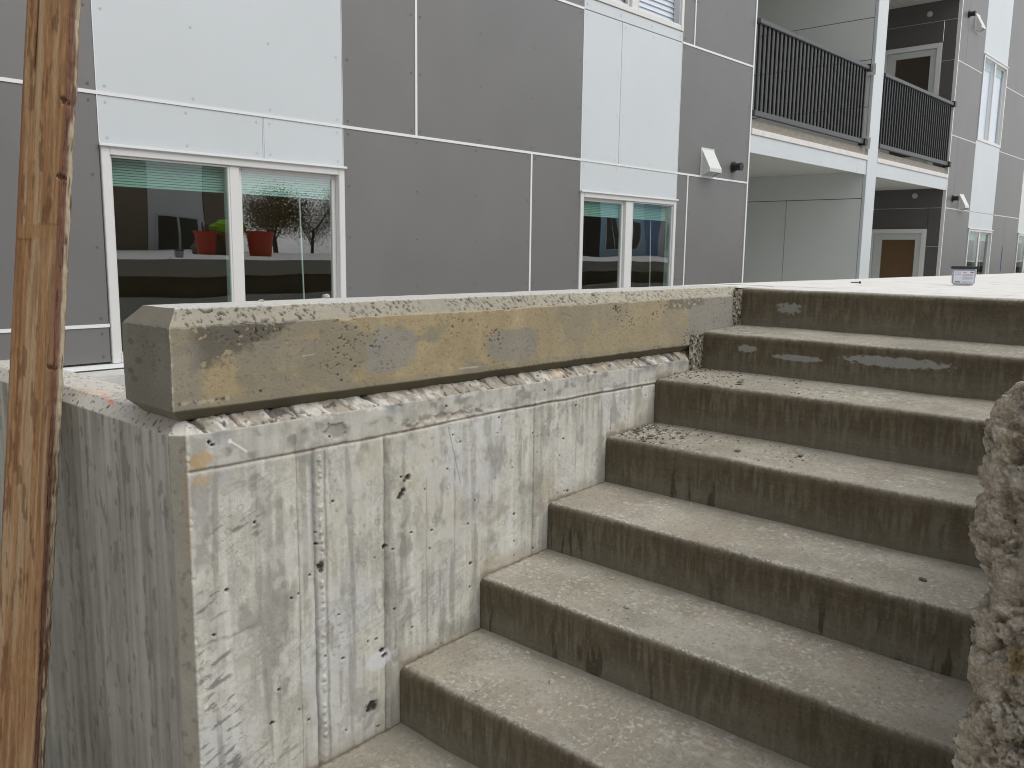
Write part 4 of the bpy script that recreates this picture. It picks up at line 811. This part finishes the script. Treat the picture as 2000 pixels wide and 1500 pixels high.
# slabs, fascias, soffits
def slab(x0, x1, zt, third=False):
    bp_(box('balcony_slab', x0, x1, YF + .012, YB, zt - .10, zt, M['slab']))
    bp_(box('fascia_flashing', x0, x1, YF - .022, YF + .012, zt - .172, zt - .103, M['flash'], bevel=.004))
    cut = x1 - .36 if x0 < 12 else x0 + (x1 - x0) * .42
    for a, b in ((x0, cut), (cut, x1)): bp_(box('fascia_panel', a + .002, b - .002, YF - .006, YF + .03, zt - .385, zt - .174, M['white']))
    n = 17; pw = (YB - YF - .03) / n
    for i in range(n): bp_(box('soffit_plank', x0, x1, YF + .031 + i * pw + .003, YF + .031 + (i + 1) * pw - .003, zt - .345 + (.0), zt - .325, M['soffit']))
    bp_(box('soffit_backing', x0, x1, YF + .03, YB, zt - .324, zt - .102, M['back']))
for zt in (1.61, 4.95):
    slab(9.80, XP0 - .005, zt); slab(XP1 + .005, XE - .001, zt)
bp_(box('patio_slab', 9.80, XE, YF, YB, -1.78, -1.73, M['slab']))
def railing(x0, x1, zb, n):
    loc = Vector(((x0 + x1) / 2, YF, zb)); r = bp_(empty('balcony_railing')); r.matrix_parent_inverse = Matrix(); r.location = loc - Vector(bld.location); inv = Matrix.Translation(-loc)
    def rp(o): o.parent = r; o.matrix_parent_inverse = inv; return o
    yc = YF - .01
    rp(box('top_rail', x0, x1, yc - .035, yc + .035, zb + 1.075, zb + 1.130, M['rail'], bevel=.006)); rp(box('bottom_rail', x0, x1, yc - .025, yc + .025, zb + .02, zb + .085, M['rail'], bevel=.004))
    bm_ = MB().box(-.017, .017, -.013, .013, zb + .084, zb + 1.076).mesh('baluster'); bm_.materials.append(M['bal'])
    for i in range(n):
        o = bpy.data.objects.new('baluster', bm_); C.objects.link(o); o.parent = r; o.location = (x0 + (x1 - x0) * (i + .5) / n - loc.x, yc - loc.y, -loc.z)
    for x in (x1 + .035,):
        for z in (zb + 1.06, zb + .0): b = rp(box('mounting_bracket', x - .04, x + .06, yc - .05, yc + .06, z, z + .095, M['black'], bevel=.004))
    return r
tag(railing(9.82, 13.22, 1.635, 31), 'longer charcoal railing of the nearer balcony'); tag(railing(13.87, 17.24, 1.635, 31), 'charcoal railing of the farther balcony')
for z in (1.635, 2.70): bp_(box('bracket_plate', XP0 - .035, XP0 - .006, YF - .055, YF + .07, z - .03, z + .13, M['vinyl']))

# vents and pipe stubs
def hood(x, z, w_=.26, h=.30, cap=M['galv']):
    o = empty('vent_hood'); loc = Vector((x, YF, z)); bp_(o); o.matrix_parent_inverse = Matrix(); o.location = loc - Vector(bld.location)
    y = -.115
    m = MB(); v = [(0, 0, h), (w_, 0, h), (w_, y, .085), (0, y, .085), (w_, y, .045), (0, y, .045), (0, 0, 0), (w_, 0, 0)]
    m.add(v, [(0, 3, 2, 1), (3, 5, 4, 2), (0, 6, 5, 3), (1, 2, 4, 7)]); a = m.obj('hood_shell', cap); a.parent = o
    b = MB().box(-.012, w_ + .012, -.004, -.0005, -.012, h + .012).obj('wall_plate', cap); b.parent = o
    c_ = MB().cyl((w_ / 2, -.003, .11), (w_ / 2, -.075, .075), .05, 14).obj('duct', M['black']); c_.parent = o
    d = MB().add([(.01, -.10, .055), (w_ - .01, -.10, .055), (w_ - .01, -.01, .012), (.01, -.01, .012)], [(0, 1, 2, 3)]).obj('damper_flap', M['lamp']); d.parent = o
    return o
hood(8.70, .868); hood(18.20, .90); hood(18.20, 4.19)
for x, z in ((9.42, 1.02), (17.78, 1.10), (17.78, 4.39)):
    bp_(MB().cyl((x, YF, z), (x, YF - .02, z), .062, 18).cyl((x, YF - .02, z), (x, YF - .10, z), .043, 18).cyl((x, YF - .10, z), (x, YF - .115, z), .047, 18).obj('pipe_stub', M['black']))

# ------------------------------------------------------------------ things on the landing
tub = tag(empty('storage_tub', (4.53, 1.245, -.1315), math.radians(18)), 'small clear plastic tub with black lid and printed paper label standing on the landing', 'tub')
def tb(o): o.parent = tub; return o
m = MB(); a, b = .040, .052; h = .078
m.add([(-a + .004, -b + .004, .003), (a - .004, -b + .004, .003), (a - .004, b - .004, .003), (-a + .004, b - .004, .003), (-a, -b, h), (a, -b, h), (a, b, h), (-a, b, h)], [(0, 3, 2, 1), (0, 1, 5, 4), (1, 2, 6, 5), (2, 3, 7, 6), (3, 0, 4, 7), (4, 5, 6, 7)])
tb(m.obj('body', M['tub'], bevel=.006)); ld = tb(box('lid', -a - .004, a + .004, -b - .005, b + .005, h, h + .013, M['black'], bevel=.003))
sl_ = .0011
def lab(name, y0, y1, z0, z1, mat, lift):
    def xx(z): return -a + .004 - .004 * (z / h) - lift
    return tb(MB().add([(xx(z0), y0, z0), (xx(z0), y1, z0), (xx(z1), y1, z1), (xx(z1), y0, z1), (xx(z0) + .0005, y0, z0), (xx(z0) + .0005, y1, z0), (xx(z1) + .0005, y1, z1), (xx(z1) + .0005, y0, z1)], [(0, 1, 2, 3), (4, 7, 6, 5), (0, 4, 5, 1), (3, 2, 6, 7), (1, 5, 6, 2), (0, 3, 7, 4)]).obj(name, mat))
lab('paper_label', -.043, .043, .010, .070, M['paper'], .0010)
pr = MB()
def bar(y0, y1, z0, z1, mb):
    def xx(z): return -a + .004 - .004 * (z / h) - .0014
    mb.add([(xx(z0), y0, z0), (xx(z0), y1, z0), (xx(z1), y1, z1), (xx(z1), y0, z1)], [(0, 1, 2, 3)])
for z in (.062, .052): bar(.012, .038, z, z + .003, pr)
for z in (.053, .049, .045, .038, .034, .027, .017, .013): bar(-.038, .006, z, z + .0018, pr)
bar(-.010, .004, .060, .064, pr); tb(pr.obj('label_print', M['ink'])); rd = MB(); bar(-.040, -.026, .060, .066, rd); tb(rd.obj('red_print', M['red'])); bc = MB()
for i in range(13): bar(.014 + .0018 * i, .0150 + .0018 * i, .014, .021, bc)
tb(bc.obj('barcode', M['barc']))

# a fastener lying on the landing
nl = MB().cyl((0, 0, 0), (.035, -.028, 0), .0028, 8).cyl((.035, -.028, 0), (.038, -.030, 0), .0065, 10).obj('nail', M['nail']); nl.location = (4.22, 1.66, -.126); tag(nl, 'small dark nail lying on the pale landing behind the top step', 'nail')

# ------------------------------------------------------------------ crumbs of concrete
def chip_mesh(seed, flat=.6, n=1):
    bm = bmesh.new(); bmesh.ops.create_icosphere(bm, subdivisions=n + 1, radius=1); rr = random.Random(seed)
    pl = [(Vector((rr.gauss(0, 1), rr.gauss(0, 1), rr.gauss(0, 1))).normalized(), rr.uniform(.45, .8)) for _ in range(7)]
    for v in bm.verts:
        for n_, d in pl:
            t = v.co.dot(n_) - d
            if t > 0: v.co -= n_ * t
        v.co *= rr.uniform(.9, 1.1); v.co.z *= flat
    me = bpy.data.meshes.new('chip'); bm.to_mesh(me); bm.free(); return me
CM = [chip_mesh(i, .45 + .1 * (i % 4)) for i in range(8)]
for me in CM: me.materials.append(M['crumb'])
CD = [chip_mesh(40 + i, .3 + .1 * (i % 3)) for i in range(5)]
for me in CD: me.materials.append(M['dcrumb'])
def stone(name, x, y, z, r, i, label, group=None, dark=False, sx=1.0, rz=0.0):
    o = bpy.data.objects.new(name, (CD if dark else CM)[i % (5 if dark else 8)]); C.objects.link(o); o.location = (x, y, z + r * .25); o.scale = (r * sx, r, r); o.rotation_euler = (0, 0, rz or i * 1.3)
    return tag(o, label, 'stone chip' if 'chip' in name or dark else 'pebble', group)
stone('concrete_lump', 1.335, 1.905, -.128, .016, 1, 'grey crumbly lump of mortar sitting on the back edge of the beam', sx=1.4)
stone('concrete_lump', 1.125, 1.87, -.128, .006, 2, 'tiny mortar crumb on the beam top, left of the bigger lump', sx=1.5)
GP = 'loose pebbles on the lower steps'
for i, (x, y, z, r, lb) in enumerate(((1.36 + .265, 1.345, -1.114, .0095, 'lowest of three grey pebbles clustered on the lower tread'), (1.665, 1.34, -1.113, .0070, 'right one of three grey pebbles clustered on the lower tread'), (1.668, 1.372, -1.113, .0070, 'upper one of three grey pebbles clustered on the lower tread'),
    (1.70, 1.50, -1.112, .0075, 'pale pebble at the foot of the riser, behind the cluster of three pebbles'), (1.84, 1.265, -.947, .0075, 'largest pebble near the front of the third tread from the bottom'), (1.955, 1.30, -.944, .006, 'pebble at the back of the third tread from the bottom'), (1.97, 1.41, -.943, .006, 'pale round pebble at the back of the third tread, near the wall'))):
    stone('pebble', x, y, z + r * .25, r * 1.25, i + 3, lb, GP)
GC = 'dark chips on the upper steps'
for i, (px_, py_, k, r, lb) in enumerate(((2.70, 1.42, 2, .012, 'dark curled chip on the third tread from the top'), (2.44, 1.66, 3, .012, 'dark chip against the wall on the fourth tread from the top'), (2.40, 1.58, 3, .010, 'dark flat chip near the wall corner on the fourth tread from the top'),
    (2.47, 1.50, 3, .009, 'dark chip behind the flat one on the fourth tread from the top'), (2.42, 1.27, 3, .009, 'lone dark chip in the middle of the fourth tread from the top'), (2.50, 1.10, 3, .008, 'small dark chip right of the middle on the fourth tread from the top'), (2.16, .62, 4, .008, 'black scrap near the broken wall on the fifth tread from the top'))):
    stone('chip', px_, py_, NZ[k] + .008, r, i, lb, GC, True, 1.6)
rr = random.Random(3); cr_ = MB(); dk_ = MB()
def scatter(mb, n, xa, xb, ya, yb, k, r0, r1, meshes):
    for _ in range(n):
        y = yb - (yb - ya) * rr.random() ** 1.6; x = rr.uniform(xa, xb); r = rr.uniform(r0, r1); me = rr.choice(meshes); a = rr.uniform(0, 6.28); z = NZ[k] + .012 * (x - NX[k]) / .3 + r * .15
        vs_ = [((v.co.x * math.cos(a) - v.co.y * math.sin(a)) * r + x, (v.co.x * math.sin(a) + v.co.y * math.cos(a)) * r * .8 + y, v.co.z * r + z) for v in me.vertices]
        mb.add(vs_, [tuple(p.vertices) for p in me.polygons])
for k, n, nd in ((1, 30, 25), (2, 90, 110), (3, 90, 150), (4, 60, 50), (5, 60, 30), (6, 50, 14), (7, 30, 8)):
    xa = NX[k] + .02; xb = NX[k - 1] - .01
    scatter(cr_, n, xa, xb, .3, 1.70, k, .001, .0032, CM[:3]); scatter(dk_, nd, xa, xb, 1.05 if k in (2, 3) else .5, 1.70, k, .0015, .005 if k in (2, 3) else .0028, CD[:3])
scatter(dk_, 60, NX[3] + .02, NX[3] + .22, 1.50, 1.70, 3, .002, .008, CD[:3]); scatter(dk_, 40, NX[2] + .02, NX[2] + .28, 1.45, 1.70, 2, .0025, .006, CD[:3]); scatter(cr_, 40, NX[3] + .02, NX[3] + .25, 1.55, 1.70, 3, .002, .006, CM[:3])
for nm, mb, mt in (('concrete_crumbs', cr_, 'crumb'), ('soil_crumbs', dk_, 'dcrumb')):
    o = mb.obj(nm, M[mt]); o['kind'] = 'stuff'; tag(o, 'fine pale concrete grit scattered over the treads' if mt == 'crumb' else 'dark earthy crumbs gathered on the treads along the wall', 'grit')

# ------------------------------------------------------------------ what the windows mirror: buckets, buildings, trees
def bucket(x, y, z, r, h, label, full):
    b = tag(empty('bucket', (x, y, z)), label, 'bucket', 'orange red buckets on the landing')
    m = MB(); n = 22
    ri = [(r * .78, 0), (r, h), (r * 1.06, h), (r * 1.06, h - .03), (r * .96, h - .035), (r * .90, h * .5), (r * .70, .01)]
    v = [(q * math.cos(2 * math.pi * i / n), q * math.sin(2 * math.pi * i / n), zz) for q, zz in ((r * .76, 0), (r * .98, h - .04), (r * 1.07, h - .035), (r * 1.07, h), (r * .95, h), (r * .73, .02)) for i in range(n)]
    f = [(a * n + i, a * n + (i + 1) % n, (a + 1) * n + (i + 1) % n, (a + 1) * n + i) for a in range(5) for i in range(n)] + [tuple(range(n))[::-1], tuple(range(5 * n, 6 * n))]
    m.add(v, f); m.obj('pail', M['orange'], b)
    hd = MB(); pts = [(r * 1.09 * math.cos(t), r * .2 * math.sin(t), h - .02 - r * .7 * math.sin(t)) for t in [math.pi * i / 12 for i in range(13)]]
    for p, q in zip(pts[:-1], pts[1:]): hd.cyl(p, q, .004, 6)
    hd.obj('bail_handle', M['lamp'], b)
    if full:
        t = MB(); q = random.Random(full)
        for _ in range(7): x_, y_ = q.uniform(-.08, .08), q.uniform(-.08, .08); t.cyl((x_ * .5, y_ * .5, .1), (x_, y_, h + q.uniform(.05, .16)), .012, 7)
        t.obj('tool_handles', M['tools'], b)
    return b
bucket(7.5, -1.9, -.13, .19, .40, 'bright orange bucket standing alone on the landing', 0)
bucket(6.55, -2.0, -.13, .17, .36, 'orange bucket holding tools, farthest left of the three', 3)
bucket(7.1, -2.15, -.13, .17, .36, 'orange bucket under the lime vest', 5)
vest = MB(); q = random.Random(5)
vm = bpy.data.meshes.new('hi_vis_vest'); bm = bmesh.new(); bmesh.ops.create_icosphere(bm, subdivisions=4, radius=1)
for v in bm.verts:
    n_ = math.sin(v.co.x * 9 + v.co.y * 5) * .07 + math.sin(v.co.z * 14 + v.co.x * 7) * .05; v.co *= 1 + n_; v.co.x *= .34; v.co.y *= .24; v.co.z *= .12; v.co.z -= .25 * (v.co.x ** 2)
bm.to_mesh(vm); bm.free(); vo = link('hi_vis_vest', vm, M['lime']); vo.location = (7.05, -2.1, .33); tag(vo, 'crumpled lime hi-vis vest heaped over a bucket on the landing', 'vest')
bag = link('tool_bag', vm.copy(), None); bag.data.materials.clear(); bag.data.materials.append(M['tools']); bag.location = (6.85, -2.35, .0); bag.scale = (1.0, .8, 1.8); tag(bag, 'dusty grey tool bag slumped between two orange buckets', 'bag')

def block(name, x0, x1, y0, y1, z0, z1, bands, label, wy, cat='building', off=0.0):
    b = tag(empty(name, (x0, y1, z0)), label, cat); inv = Matrix.Translation(-Vector(b.location))
    def q(o): o.parent = b; o.matrix_parent_inverse = inv; return o
    q(box('core', x0, x1, y0, y1 - .02, z0, z1, M['back'])); x = x0; i = 0
    nfl = int((z1 - z0) / 3.3)
    while x < x1 - .1:
        wd, mt, win = bands[i % len(bands)]; xe = min(x + wd, x1)
        for f in range(nfl):
            a = z0 + off + f * 3.3; q(box('wall_panel', x + .01, xe - .01, y1 - .019, y1, a + .01, a + 3.29, M[mt]))
            if win and xe - x > 1.6:
                for (u0, u1) in (((x + xe) / 2 - .65, (x + xe) / 2 + .65),):
                    fr = MB(); fr.box(u0, u1, y1, y1 + .04, a + 1.0, a + 2.5); wf = q(fr.obj('window', M['vinyl'])); um = (u0 + u1) / 2
                    for c_, d in ((u0 + .07, um - .04), (um + .04, u1 - .07)):
                        o = box('pane', c_, d, y1 + .041, y1 + .05, a + 1.07, a + 2.43, M['opgl']); o.parent = wf
                        wf_inv = inv; o.matrix_parent_inverse = Matrix()
                        o.location = (0, 0, 0)
        x = xe; i += 1
    q(box('roof_parapet', x0 - .1, x1 + .1, y0, y1 + .1, z1, z1 + .3, M['vinyl'])); return b
block('opposite_building', -9, 14.6, -26, -15, -1.6, 8.4, ((1.7, 'oppw', True), (2.6, 'oppg', False), (1.7, 'oppw', True), (2.2, 'oppg', True)), 'grey and white panelled building across the yard, mirrored in the near window', -15)
block('blue_building', 33.5, 62, -26, -15, -1.6, 8.4, ((1.9, 'oppb', True), (2.1, 'oppb', True), (1.6, 'oppb2', False), (2.4, 'oppw', True)), 'pale blue building across the yard, mirrored in the middle window', -15, off=.75)
def tree(x, y, h, seed, label):
    t = tag(empty('bare_tree', (x, y, -1.6)), label, 'tree'); q = random.Random(seed); m = MB(); m.cyl((0, 0, 0), (0, 0, h * .5), .22, 8, .12); tips = []
    for i in range(9):
        a = q.uniform(0, 6.28); z = h * q.uniform(.25, .5); p = Vector((math.cos(a) * h * .28, math.sin(a) * h * .28, z + h * q.uniform(.2, .45))); m.cyl((0, 0, z), p, .07, 6, .03); tips.append(p)
    m.obj('trunk', M['bark'], t); c = MB()
    for _ in range(9000):
        p = q.choice(tips); d = Vector((q.gauss(0, 1), q.gauss(0, 1), q.gauss(0, .8))) * h * .13; r = q.uniform(.04, .09); e = p + d; u = Vector((q.gauss(0, 1), q.gauss(0, 1), q.gauss(0, 1))).normalized() * r; v = u.orthogonal().normalized() * r * .6
        c.add([e - u, e + v, e + u, e - v], [(0, 1, 2, 3)])
    c.obj('crown', M['leaf'], t); return t
for i, (x, y, h, lb) in enumerate(((44, -60, 6.2, 'brownish budding tree nearest the end of the grey and white building across the yard'), (49, -62, 7.4, 'tallest budding tree in the gap between the two far buildings'), (55, -60, 7.0, 'broad budding tree just right of the tallest one beyond the yard'), (61, -63, 6.3, 'low budding tree on the side of the blue building'))): tree(x, y, h, i, lb)
